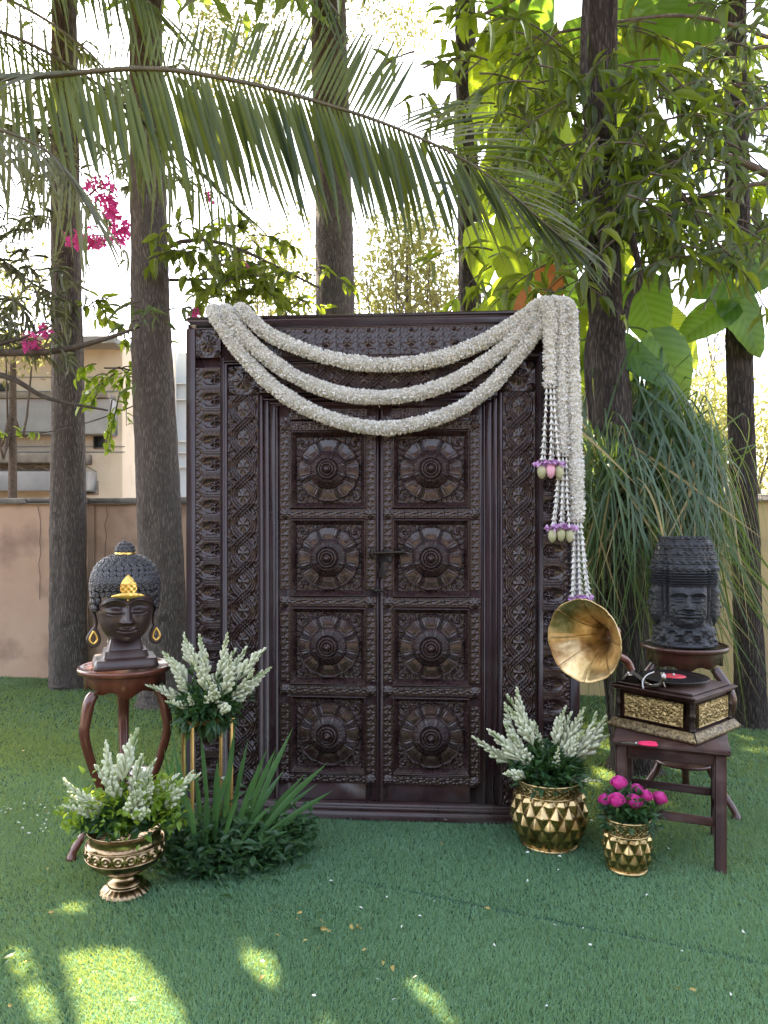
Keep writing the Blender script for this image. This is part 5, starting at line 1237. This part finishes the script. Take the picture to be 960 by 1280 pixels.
col_ = MB().lathe([(.010, .042), (.014, .044), (.014, .050), (.009, .054), (.013, .062), (.009, .070), (.011, .078), (.0085, .092), (.014, .100), (.0145, .106), (.014, .112), (.0085, .120), (.011, .132), (.009, .140), (.013, .148), (.009, .155), (.014, .160), (.014, .167)], 16).mesh('column', M['iron'])
for sx in (-1, 1):
    for sy in (-1, 1): link('corner_column', col_, gr, (sx*.167, sy*.167, 0))
link('lid', MB().box((0, 0, .1725), (.372, .372, .010), .003).box((0, 0, .183), (.392, .392, .0105), .004).mesh('lid', M['stool']), gr)
link('lid_trim', MB().box((0, 0, .1935), (.345, .345, .0095), .004).mesh('trim', M['stool']), gr)
link('turntable', MB().lathe([(.02, .199), (.02, .212), (.125, .214), (.132, .217), (.130, .221), (0, .221)], 64).mesh('tt', M['chrome']), gr)
rec = link('record', MB().lathe([(0, .2215), (.148, .2215), (.150, .223), (.148, .2248), (.145, .2240)]+[(.142-.0035*i, .2242+.0006*(i % 2)) for i in range(24)]+[(.056, .2240), (0, .2240)], 96).mesh('record', M['shellac']), gr)
link('record_label', MB().lathe([(.052, .2246), (.052, .2252), (.0, .2252)], 48).mesh('lab', M['redlab']), rec)
link('spindle', MB().lathe([(.004, .224), (.004, .236), (0, .238)], 12).mesh('sp', M['chrome']), gr)
# horn
HM = P(729, 801, 3.02); hd = np.array([-.74, -.67, -.04]); hd /= np.linalg.norm(hd)
up_ = np.array([0, 0, 1.0]); hx = np.cross(up_, hd); hx /= np.linalg.norm(hx); hy = np.cross(hd, hx)
HRm = np.stack([hx, hy, hd], -1)       # local z along the mouth normal
def horn():
    k = 128; n = 46; t = np.linspace(0, 1, n); a = np.linspace(0, 2*PI, k, endpoint=False); T, A = np.meshgrid(t, a, indexing='ij')
    R0 = .172; r = .026+(R0-.026)*T**2.1*.82+(R0-.026)*.18*T; z = -.235*(1-T)**1.15
    seam = np.abs(((A/(2*PI)*8) % 1)-.5)*2      # 1 on the seams
    r = r*(1-.022*T**3*(1-np.abs(np.cos(A*4)))*1.0)
    z = z+.004*T**4*np.cos(A*8)+.0; r = r-.0035*(seam > .94)*T
    ins = .003*np.cos(A*8)*T**2
    z = z-ins+.0015*(vn(A*8, T*9, 3)-.5)
    inner = np.stack([r*np.cos(A), r*np.sin(A), z], -1); outer = np.stack([(r+.002)*np.cos(A), (r+.002)*np.sin(A), z-.003], -1)
    mb = MB().grid(np.concatenate([inner, outer[::-1]], 0), cv=True)
    # raised seams
    for j in range(8):
        aa = (j+0)/8*2*PI; rr = np.interp(t, t, r[:, int(j/8*k) % k]); zz = z[:, int(j/8*k) % k]; mb.tube(np.stack([(rr+.003)*math.cos(aa), (rr+.003)*math.sin(aa), zz-.004], 1)[6:], .0022, 6)
        mb.tube(np.stack([(rr-.0015)*math.cos(aa), (rr-.0015)*math.sin(aa), zz+.001], 1)[10:], .0016, 6)
    rim = np.stack([r[-1]*np.cos(a), r[-1]*np.sin(a), z[-1]-.001], -1); mb.tube(np.vstack([rim, rim[:1]]), .0028, 6, cap=False)
    V = [v@HRm.T+HM for v in mb.v]; mb.v = [(v-GP)@GR for v in V]; return mb.mesh('horn', M['horn'])
link('horn', horn(), gr)
th = HM-hd*.232
e1 = P(768, 815, 3.26); e2 = P(783, 826, 3.30); e3 = P(790, 838, 3.30)
link('horn_elbow', MB().tube(spline([gl(th+hd*.02), gl(th-hd*.02), gl(e1), gl(e2), gl(e3)], 30), np.linspace(.027, .016, 30), 16).mesh('elbow', M['mahog']), gr)
br_ = P(789, 868, 3.34)
link('back_bracket', MB().tube(spline([gl(P(789, 836, 3.31)), gl(P(781, 850, 3.33)), gl(P(788, 862, 3.34)), GR.T@(P(789, 872, 3.34)-GP)], 20), .0085, 10).lathe([(.012, 0), (.024, .0), (.024, .012), (.014, .02)], 16, c=gl(P(790, 842, 3.30))-np.array([0, 0, .012])).mesh('bracket', M['chrome']), gr)
ta = [P(790, 840, 3.29), P(800, 848, 3.24), P(812, 857, 3.18), P(824, 856, 3.13), P(829, 848, 3.11), P(828, 842, 3.11)]
link('tone_arm', MB().tube(spline([gl(p) for p in ta], 40), np.linspace(.011, .0075, 40), 12).mesh('arm', M['chrome']), gr)
sbx = gl(P(829, 846, 3.10)); link('sound_box', MB().lathe([(0, -.008), (.018, -.008), (.020, -.004), (.020, .004), (.018, .008), (.012, .008), (.010, .011), (0, .011)], 32, c=sbx, M=rotz(.5)@rotx(PI/2-.2)).tube([sbx+np.array([0, -.0, -.022]), sbx+np.array([.004, -.006, -.042])], .0025, 6).mesh('sb', M['chrome']), gr)
link('turntable_edge_glint', MB().tube(spline([gl(P(804, 861, 3.14)), gl(P(803, 852, 3.16)), gl(P(808, 844, 3.2)), gl(P(817, 840, 3.24))], 24), .0042, 8).mesh('ring', M['chrome']), gr)  # bright crescent added to imitate the reflecting edge of the turntable

# scissors on the stool front-left corner
scp = thing('scissors', 'pair of scissors with bright pink handles lying on the stool', 'scissors', (*(P(800, 922, 2.995)[:2]), SH+.001), R_(-12))
scp.scale = (1.22, 1.35, 1.22)
for s in (-1, 1):
    h = MB(); pts = [(-.004, s*.004, .006), (.016, s*.014, .006), (.040, s*.017, .006), (.052, s*.010, .006), (.044, s*.003, .006), (.018, s*.001, .006), (-.004, s*.004, .006)]
    h.tube(spline(pts, 30), .0042, 8); link('handle', h.mesh('handle', M['pinkp']), scp)
    b = MB(); b.add([(-.004, s*.006, .004+.001*s), (-.004, -s*.002, .004+.001*s), (-.10, -s*.001, .004+.001*s), (-.06, s*.005, .004+.001*s), (-.004, s*.006, .0055+.001*s), (-.004, -s*.002, .0055+.001*s), (-.10, -s*.001, .0045+.001*s), (-.06, s*.005, .0055+.001*s)], [(0, 1, 2, 3), (4, 7, 6, 5), (0, 3, 7, 4), (1, 5, 6, 2)])
    link('scissor_blade', b.mesh('blade', M['chrome'], smooth=False), scp)
link('pivot_screw', MB().lathe([(.004, .003), (.004, .009), (0, .0095)], 12, c=(-.012, .001, 0)).mesh('screw', M['chrome']), scp)

# ------------------------------------------------------------------ brass pots
def diamond_pot(label, loc, H, prof, N, rows, z0, z1, dep, rimh, rimr):
    t = thing('brass_pot', label, 'pot', loc)
    R0 = lambda z: np.interp(z, *zip(*prof)); dz = (z1-z0)/rows; zz_ = np.linspace(z0, z1, 90)
    pz, pr_ = np.array([p[0] for p in prof]), np.array([p[1] for p in prof]); co = np.polyfit(pz, pr_, 4)
    def fc(r, A, Z):
        p_ = A*N/(2*PI); q_ = (Z-z0)/(2*dz); a_ = np.abs(2*((p_+q_) % 1)-1); b_ = np.abs(2*((p_-q_) % 1)-1)
        d_ = 1-np.maximum(a_, b_); edge = sstep(0, .012, Z-z0)*sstep(0, .010, z1-Z)
        return r+dep*edge*np.clip(d_, 0, 1)**.95-dep*.2
    me = MB().lathe([(float(np.polyval(co, z)), z) for z in zz_], N*16, rfun=fc).mesh('facets', M['brassp'], smooth=True); link('faceted_body', me, t)
    r0 = float(R0(z0)); rb = MB().lathe([(0, .002), (r0*.98, .002), (r0*1.04, .006), (r0*1.06, .012), (r0*1.02, .018), (r0*.97, z0+.001)], 64); link('foot_ring', rb.mesh('foot', M['brassp']), t)
    r1 = float(R0(z1)); zz = np.linspace(0, 1, 18)
    def rf(r, A, Z):
        q = np.clip((Z-z1)/rimh, 0, 1); return r+.0022*np.cos(A*22+np.cos(q*PI*2)*2.2)*np.sin(q*PI)**.5*np.cos(q*PI*3)+.0012*np.cos(A*44+q*20)*np.sin(q*PI)
    ring = MB().lathe([(r1+(rimr-r1)*sstep(0, 1, q), z1+q*rimh) for q in zz], 200, rfun=rf); link('rim_band', ring.mesh('rim', M['brassd']), t)
    lip = MB().lathe([(rimr-.002, z1+rimh-.004), (rimr+.005, z1+rimh), (rimr+.005, z1+rimh+.006), (rimr-.001, z1+rimh+.008), (rimr-.008, z1+rimh), (rimr-.010, z1+.02), (r1-.02, z0+.05), (0, z0+.04)], 72); link('lip', lip.mesh('lip', M['brassp']), t)
    link('bead_ring', MB().tube([( (r1+.003)*math.cos(a), (r1+.003)*math.sin(a), z1-.001) for a in np.linspace(0, 2*PI, 73)], .004, 8, cap=False).mesh('bead', M['brassp']), t)
    link('pot_soil', MB().lathe([(0, H-.05), (rimr-.012, H-.055)], 40).mesh('soil', M['stem']), t)
    return t
BP = G(688, 1060); BP[0] = (686-480)/F*3.22; BP[1] = 3.22
diamond_pot('large round brass pot with diamond facets at the foot of the door', BP, .30, [(.0, .112), (.02, .118), (.07, .142), (.13, .1555), (.18, .154), (.225, .140), (.25, .136)], 16, 4.5, .02, .240, .017, .050, .142)
SP = np.array([(784-480)/F*2.98, 2.98, 0])
diamond_pot('small tall brass pot with diamond facets in front of the stool', SP, .225, [(.0, .073), (.015, .075), (.06, .085), (.10, .0885), (.13, .088), (.16, .084), (.165, .083)], 12, 3.5, .018, .160, .013, .052, .088)
# ornate urn
UP = np.array([(157-480)/F*2.80, 2.80, 0])
urn = thing('bronze_urn', 'ornate bronze footed urn with embossed bands at front left', 'urn', UP)
def r_foot(r, A, Z): return r*(1+.035*np.cos(A*22+Z*60)*sstep(.0, .006, Z)*sstep(.034, .028, Z))
link('urn_foot', MB().lathe([(.0, .001), (.088, .001), (.094, .005), (.092, .012), (.082, .022), (.066, .032), (.060, .036), (.066, .040), (.064, .046), (.046, .054), (.038, .064), (.037, .072), (.045, .080), (.052, .084)], 132, rfun=r_foot).mesh('foot', M['urn']), urn)
def r_body(r, A, Z): return r*(1+.012*np.cos(A*24+Z*90)*sstep(.086, .10, Z)*sstep(.150, .140, Z))
link('urn_body', MB().lathe([(.050, .083), (.075, .092), (.105, .108), (.128, .128), (.139, .147), (.141, .152)], 144, rfun=r_body).mesh('body', M['urn']), urn)
def r_band(r, A, Z):
    q = (Z-.153)/.042; return r+.0035*np.cos(np.hypot(((A*10/PI) % 1-.5)*2.2, (q-.5)*2)*9)*np.sin(np.clip(q, 0, 1)*PI)**.5
link('embossed_band', MB().lathe([(.1415+.004*math.sin(q*PI), .153+.042*q) for q in np.linspace(0, 1, 22)], 300, rfun=r_band).mesh('band', M['urn']), urn)
def r_neck(r, A, Z): return r*(1+.012*np.cos(A*36+Z*160)*sstep(.205, .212, Z)*sstep(.244, .236, Z))
link('urn_neck', MB().lathe([(.1425, .196), (.134, .200), (.128, .206), (.127, .215), (.129, .232), (.134, .242), (.140, .247), (.141, .251), (.136, .253), (.128, .249), (.118, .21), (0, .20)], 160, rfun=r_neck).mesh('neck', M['urn']), urn)
link('bead_ring', MB().tube([(.1425*math.cos(a), .1425*math.sin(a), .1525) for a in np.linspace(0, 2*PI, 73)], .0035, 8, cap=False).tube([(.1415*math.cos(a), .1415*math.sin(a), .1965) for a in np.linspace(0, 2*PI, 73)], .0035, 8, cap=False).mesh('bead', M['urn']), urn)

# ------------------------------------------------------------------ tuberoses
bud_t = MB().lathe([(.02, 0), (.09, .10), (.12, .35), (.17, .68), (.19, .82), (.12, .95), (.0, 1.0)], 6); BV = np.vstack(bud_t.v); BF = bud_t.f[0][0]
def spike_mesh(seed, L=.34, fl=.60, fat=1.0):
    r = random.Random(seed); mb = MB(); n = 28; bend = r.uniform(-.13, .13); b2 = r.uniform(-.13, .13)
    def ax(s): return np.array([bend*L*s*s*2, b2*L*s*s*2, L*s])
    ss = np.linspace(0, 1, 14); mb.tube([ax(s) for s in ss], np.linspace(.0045, .0025, 14), 6, mi=2)
    for i in range(n):
        f = i/(n-1); s = 1-fl*(1-f)**1.0; a = i*2.399+r.uniform(-.3, .3); c = ax(s); size = (.037*(1-f)**.8+.0220)*fat*r.uniform(.85, 1.12); tilt = np.interp(f, [0, .6, 1], [.46, .40, .12])
        d = np.array([math.cos(a)*math.sin(tilt), math.sin(a)*math.sin(tilt), math.cos(tilt)]); Rm = frames([d])[0]; Rz = np.stack([Rm[:, 1], Rm[:, 2], Rm[:, 0]], -1)
        mb.inst(BV, BF, [c], Rz[None], np.array([[size, size, size]])*np.array([[.90, .90, 1.12]]), mi=0 if f < .7 or r.random() < .4 else 1)
        if f < .12 and r.random() < .7:     # an opened floret
            for k in range(6):
                pd_ = d+.9*(math.cos(k*PI/3)*Rm[:, 1]+math.sin(k*PI/3)*Rm[:, 2]); mb.inst(PT[0], PT[1], [c+d*size*.9], frames([pd_], up=d), np.array([.016]), mi=0)
    for i in range(3):
        s = r.uniform(.15, .45); a = r.uniform(0, 6.3); mb.inst(T_lance[0], T_lance[1], [ax(s)], frames([[math.cos(a), math.sin(a), 1.6]]), np.array([[.07, .02, .07]]), mi=2)
    return mb.mesh('tuberose', [M['bud'], M['budg'], M['stem']])
SPK = [spike_mesh(i, fat=(1, 1.1, .9, 1.0, 1.05, .85, 1.12, .96)[i], fl=(.6, .5, .55, .62, .58, .45, .6, .52)[i]) for i in range(8)]
def bouquet(label, name, base, tips, D, filler, fm, fn_, fL, extra=None, sL=.34, ds=.12):
    t = thing(name, label, 'bouquet', base)
    for i, (px, py, dd) in enumerate(tips):
        tip = P(px, py, D+dd); root = base+np.array([rnd.uniform(-.03, .03), rnd.uniform(-.03, .03), -.02]); d = tip-root; L = np.linalg.norm(d); d /= L; s_ = min(1.0, max(.62, L/sL)) if L < sL else 1.0
        Rm = frames([d])[0]; Rz = np.stack([Rm[:, 1], Rm[:, 2], Rm[:, 0]], -1)@rotz(rnd.uniform(0, 6.3)); s_ *= rnd.uniform(.92, 1.05)
        if sL < .34: s_ *= .88
        link('tuberose_spike', SPK[(i*3+len(tips)) % 8], t, tip-d*.34*s_-base, Rz, s_)
    mb = MB()
    for (c, rad, n, L, flat, dz) in filler:
        v = rs.normal(0, 1, (n, 3)); v /= np.linalg.norm(v, axis=1)[:, None]; v[:, 2] = np.abs(v[:, 2])*1.0 if dz > 0 else v[:, 2]
        pos = np.array(c)+v*rad*(rs.rand(n, 1)**.4)*np.array([1, 1, flat]); dd = v+rs.normal(0, .5, (n, 3))+np.array([0, 0, dz]); scatter_leaves(mb, pos, dd, L*rs.uniform(.6, 1.2, n), fn_, T_oval, filt=False)
    link('filler_leaves', mb.mesh('filler', fm, smooth=False), t, kind='stuff')
    if extra: extra(t, base)
    return t
# urn bouquet
ub = UP+np.array([0, 0, .235])
bouquet('cream tuberose spikes with sunlit yellow green leaves standing in the bronze urn', 'tuberose_bouquet', ub,
        [(148, 916, .0), (124, 934, .05), (132, 950, -.05), (178, 932, .0), (182, 950, .06), (72, 984, .02), (90, 978, -.05), (96, 1000, -.1), (104, 990, .0), (228, 958, .1), (248, 984, .0), (212, 985, -.05), (140, 960, -.1), (190, 975, -.12), (160, 985, -.14), (205, 962, .08), (172, 1000, -.15)], 2.80,
        [((0, 0, .02), .13, 420, .042, .6, .4), ((-.10, -.02, .03), .09, 150, .04, .7, .3), ((.12, 0, .03), .10, 180, .04, .7, .3)], M['leafd'], .5, 0)
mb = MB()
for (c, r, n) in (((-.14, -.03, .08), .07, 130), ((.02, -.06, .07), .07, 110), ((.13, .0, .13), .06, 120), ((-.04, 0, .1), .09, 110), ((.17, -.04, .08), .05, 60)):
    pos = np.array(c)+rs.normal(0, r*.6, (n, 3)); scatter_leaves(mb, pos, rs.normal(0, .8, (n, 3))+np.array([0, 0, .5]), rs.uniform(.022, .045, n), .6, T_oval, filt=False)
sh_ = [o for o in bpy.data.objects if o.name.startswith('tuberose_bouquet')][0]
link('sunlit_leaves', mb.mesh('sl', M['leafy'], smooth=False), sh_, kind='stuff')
# big pot bouquet
bb = BP+np.array([0, 0, .27])
bouquet('large fan of pale green and white tuberose spikes in the large brass pot', 'tuberose_bouquet', bb,
        [(634, 868, .05), (664, 872, .0), (692, 886, .0), (700, 892, .08), (722, 888, .0), (728, 908, .1), (648, 895, -.05), (610, 910, .0), (596, 926, .05), (612, 903, .1), (626, 905, .0), (758, 908, .0), (748, 914, .06), (738, 918, .1), (766, 916, -.05), (627, 955, -.12), (700, 948, -.14), (734, 962, -.12), (730, 925, -.08), (655, 925, -.08), (676, 905, .05), (640, 920, .0), (712, 915, -.05)], 3.22,
        [((0, 0, .04), .145, 800, .045, .7, .5), ((0, 0, .0), .15, 300, .045, .5, .1), ((.0, 0, .09), .10, 200, .045, .7, .6)], M['leafd'], .5, 0)
# arrangement on the gold rod stand
RSx = np.array([-.755, 3.14, 0]); rst_h = .565
gs_ = thing('gold_rod_stand', 'slender square gold metal flower stand in front of the left door post', 'stand', RSx, R_(28))
hw = .082
for sx in (-1, 1):
    for sy in (-1, 1): link('leg', MB().box((0, 0, rst_h/2), (.013, .013, rst_h), .002).mesh('rod', M['rod']), gs_, (sx*hw, sy*hw, 0))
for z in (rst_h+.0065, .0072):
    for k in range(4):
        link('cross_bar', MB().box((0, -hw, z if z > .1 else .03), (.152 if z < .1 else .178 if k % 2 == 0 else .151, .012, .012), .002).mesh('bar', M['rod']), gs_, R=rotz(k*PI/2))
link('top_plate', MB().box((0, 0, rst_h+.016), (.19, .19, .006), .002).mesh('plate', M['rod']), gs_)
ab = RSx+np.array([.0, 0, rst_h+.022])
bouquet('round arrangement of pale tuberoses and dark leaves on top of the gold rod stand', 'flower_arrangement', ab,
        [(236, 798, .0), (255, 797, .05), (290, 800, .0), (322, 806, .0), (212, 815, .0), (198, 848, .05), (206, 836, -.05), (216, 862, -.12), (230, 872, -.14), (334, 852, .0), (322, 848, -.06), (302, 825, -.08), (262, 828, -.12), (280, 850, -.16), (246, 818, -.05), (274, 812, .08), (222, 800, .1), (305, 812, .1), (335, 838, .08), (292, 872, -.15), (255, 862, -.16)], 3.14,
        [((0, 0, .03), .13, 800, .048, .62, .1), ((0, 0, -.0), .12, 420, .055, .5, -.5), ((.05, 0, .05), .13, 220, .045, .6, .5)], M['leafd'], .42, 0, sL=.30)

# ------------------------------------------------------------------ blade leaf arrangement
BB = np.array([(278-480)/F*3.02, 3.05, 0])
bl = thing('blade_leaf_arrangement', 'low floor arrangement of tall sword leaves and dark greenery at the foot of the door', 'arrangement', BB)
def blade(px0, py0, px1, py1, D, wd, bend=0):
    a = P(px0, py0, D); b = P(px1, py1, D+rnd.uniform(-.08, .08)); md = (a+b)/2+np.array([bend, 0, .02]); c = spline([a, md, b], 12)-BB
    t = np.linspace(0, 1, 12); wv = wd*np.minimum(1, 3.2*(1-t)+.03)*(.75+.25*np.sin(PI*t)); dirn = np.gradient(c, axis=0); dirn /= np.linalg.norm(dirn, axis=1)[:, None]
    vw = np.array([rnd.uniform(-.7, .7), -1, 0]); sd = np.cross(dirn, vw); sd /= np.linalg.norm(sd, axis=1)[:, None]; nn = np.cross(sd, dirn)
    V = np.stack([c-sd*wv[:, None]/2-nn*wv[:, None]*.18, c, c+sd*wv[:, None]/2-nn*wv[:, None]*.18], 1)
    link('sword_leaf', MB().grid(V).mesh('blade', M['blade']), bl)
for (x0, y0, x1, y1, D, w_, b) in [(305, 1050, 367, 908, 3.05, .024, .0), (315, 1055, 410, 953, 3.0, .026, .0), (310, 1060, 416, 988, 2.98, .022, .02), (300, 1050, 345, 935, 3.08, .024, .0), (297, 1045, 334, 935, 3.1, .022, 0), (285, 1050, 310, 925, 3.1, .02, 0),
        (262, 1055, 250, 908, 3.05, .02, 0), (268, 1050, 272, 950, 3.0, .026, 0), (278, 1050, 294, 905, 3.08, .022, .0), (240, 1060, 222, 945, 3.0, .02, 0), (235, 1060, 212, 900, 3.05, .018, 0), (222, 1060, 205, 935, 3.02, .016, 0), (256, 1065, 258, 990, 2.96, .026, 0),
        (300, 1055, 355, 962, 3.05, .024, 0), (308, 1060, 383, 966, 3.1, .02, 0), (310, 1060, 398, 978, 3.12, .018, 0), (290, 1060, 325, 955, 3.02, .022, 0), (262, 1060, 285, 960, 3.04, .02, 0), (300, 1070, 362, 1038, 2.95, .016, .02), (320, 1068, 378, 1010, 3.0, .018, .02),
        (246, 1070, 236, 1000, 2.95, .02, 0), (295, 1065, 342, 1005, 2.95, .018, 0), (276, 1068, 300, 990, 2.95, .02, 0), (283, 1050, 287, 940, 3.1, .022, 0), (228, 1060, 200, 990, 3.0, .018, 0), (212, 1060, 216, 930, 3.05, .016, 0), (252, 1060, 244, 960, 3.06, .02, 0), (315, 1060, 345, 940, 3.14, .02, 0)]:
    blade(x0, y0, x1, y1, D, w_, b)
mb = MB()
for (px, py, D, r, n) in [(240, 1080, 3.0, .10, 420), (290, 1078, 3.0, .13, 560), (340, 1055, 3.05, .12, 420), (215, 1050, 3.02, .09, 300), (270, 1050, 3.1, .12, 380), (375, 1035, 3.12, .06, 110), (300, 1040, 3.15, .12, 300), (250, 1100, 2.9, .05, 90)]:
    c = P(px, py, D)-BB; c[2] = max(c[2], .03); pos = c+rs.normal(0, 1, (n, 3))*np.array([r*.6, r*.6, r*.5]); pos[:, 2] = np.abs(pos[:, 2])+.004
    d = rs.normal(0, .8, (n, 3)); d[:, 2] = np.abs(d[:, 2])*.6; scatter_leaves(mb, pos, d, rs.uniform(.03, .06, n), .48, T_oval, filt=False)
link('greenery', mb.mesh('greenery', M['leafd'], smooth=False), bl, kind='stuff')

# ------------------------------------------------------------------ roses
rb_ = SP+np.array([0, 0, .19])
rq = thing('rose_bouquet', 'bunch of bright pink roses with dark leaves in the small brass pot', 'bouquet', rb_)
def rose_mesh(seed):
    r = random.Random(seed); mb = MB()
    for lay in range(7):
        n = (2, 3, 3, 4, 4, 5, 5)[lay]; R0 = (.004, .007, .010, .0135, .017, .0195, .021)[lay]; H0 = (.040, .040, .039, .037, .035, .031, .026)[lay]
        for k in range(n):
            a0 = 2*PI*k/n+lay*1.1+r.uniform(-.2, .2); s = np.linspace(-1, 1, 9); v = np.linspace(0, 1, 9); S, V = np.meshgrid(s, v, indexing='ij')
            rad = R0*(.30+.75*np.sin(V*PI*.58))+.0035*np.clip(V-.75, 0, 1)*4*(lay/6)**1.5+.0008*S; A = a0+S*(2*PI/n)*.72; z = .002+V*H0*(1-.16*S**2)-.004*np.clip(V-.8, 0, 1)*5*(lay/6)
            mb.grid(np.stack([rad*np.cos(A), rad*np.sin(A), z], -1), mi=0)
    for k in range(5):
        a = 2*PI*k/5; mb.inst(T_lance[0], T_lance[1], [(0, 0, .0)], frames([[math.cos(a), math.sin(a), .3]]), np.array([[.024, .01, .024]]), mi=1)
    mb.tube([(0, 0, .004), (0, 0, -.06), (.003, 0, -.14)], .0028, 6, mi=1)
    return mb.mesh('rose', [M['rose'], M['stem']])
RM = [rose_mesh(i) for i in range(3)]
for i, (px, py, dd) in enumerate([(774, 978, .02), (758, 998, .04), (771, 999, -.04), (792, 1001, -.03), (795, 986, .06), (806, 993, .0), (823, 996, .03), (784, 1006, .07)]):
    p = P(px, py+6, 2.98+dd)-rb_; d = p*np.array([.5, .5, 1])+np.array([0, -.03, .10]); d /= np.linalg.norm(d); Rm = frames([d])[0]; link('rose', RM[i % 3], rq, p-d*.012, np.stack([Rm[:, 1], Rm[:, 2], Rm[:, 0]], -1), rnd.uniform(1.2, 1.42))
mb = MB()
for (c, r, n) in (((0, 0, .05), .085, 420), ((-.03, 0, .02), .08, 160), ((.05, 0, .03), .08, 160)):
    v = rs.normal(0, 1, (n, 3)); v /= np.linalg.norm(v, axis=1)[:, None]; pos = np.array(c)+v*r*rs.rand(n, 1)**.5; scatter_leaves(mb, pos, v+np.array([0, 0, .3])+rs.normal(0, .4, (n, 3)), rs.uniform(.025, .045, n), .6, T_oval, filt=False)
link('rose_leaves', mb.mesh('rl', M['leafd'], smooth=False), rq, kind='stuff')

# ------------------------------------------------------------------ litter on the turf
def litter(name, pts, m, s, T=T_oval, lab=None):
    mb = MB()
    for (px, py) in pts:
        g = G(px, py); p = np.array([[g[0], g[1], turf_h(g[0], g[1])+.026]]); a = rnd.uniform(0, 6.3); scatter_leaves(mb, p, np.array([[math.cos(a), math.sin(a), .1]]), s*rnd.uniform(.7, 1.3), .5, T, filt=False, up=np.array([0, 0, 1.0]))
    link(name, mb.mesh(name, m, smooth=False), kind='stuff')
litter('fallen_leaves', [(370, 1160), (378, 1150), (404, 1163), (438, 1166), (446, 1168), (452, 1172), (400, 1170), (350, 1182), (385, 1185), (402, 1192), (410, 1176), (458, 1197), (490, 1218), (340, 1147), (60, 1150), (30, 1215), (100, 1235), (160, 1262), (330, 1230), (478, 1212), (30, 945), (60, 1022), (24, 952), (20, 938)]+[(rnd.uniform(0, 960), rnd.uniform(900, 1270)) for _ in range(10)], M['dryleaf'], .024)
litter('fallen_dark_leaves', [(390, 1160), (395, 1155), (372, 1168), (400, 1175), (30, 1222), (448, 1225), (20, 1200), (420, 1158), (10, 1210), (292, 1164)], M['leafd'], .038)
litter('fallen_petals', [(rnd.uniform(150, 960), rnd.uniform(1030, 1275)) for _ in range(24)]+[(rnd.uniform(0, 90), rnd.uniform(1010, 1050)) for _ in range(30)]+[(660, 1108), (690, 1165), (617, 1190), (685, 1268), (740, 1192), (555, 1127)], M['petal'], .014)
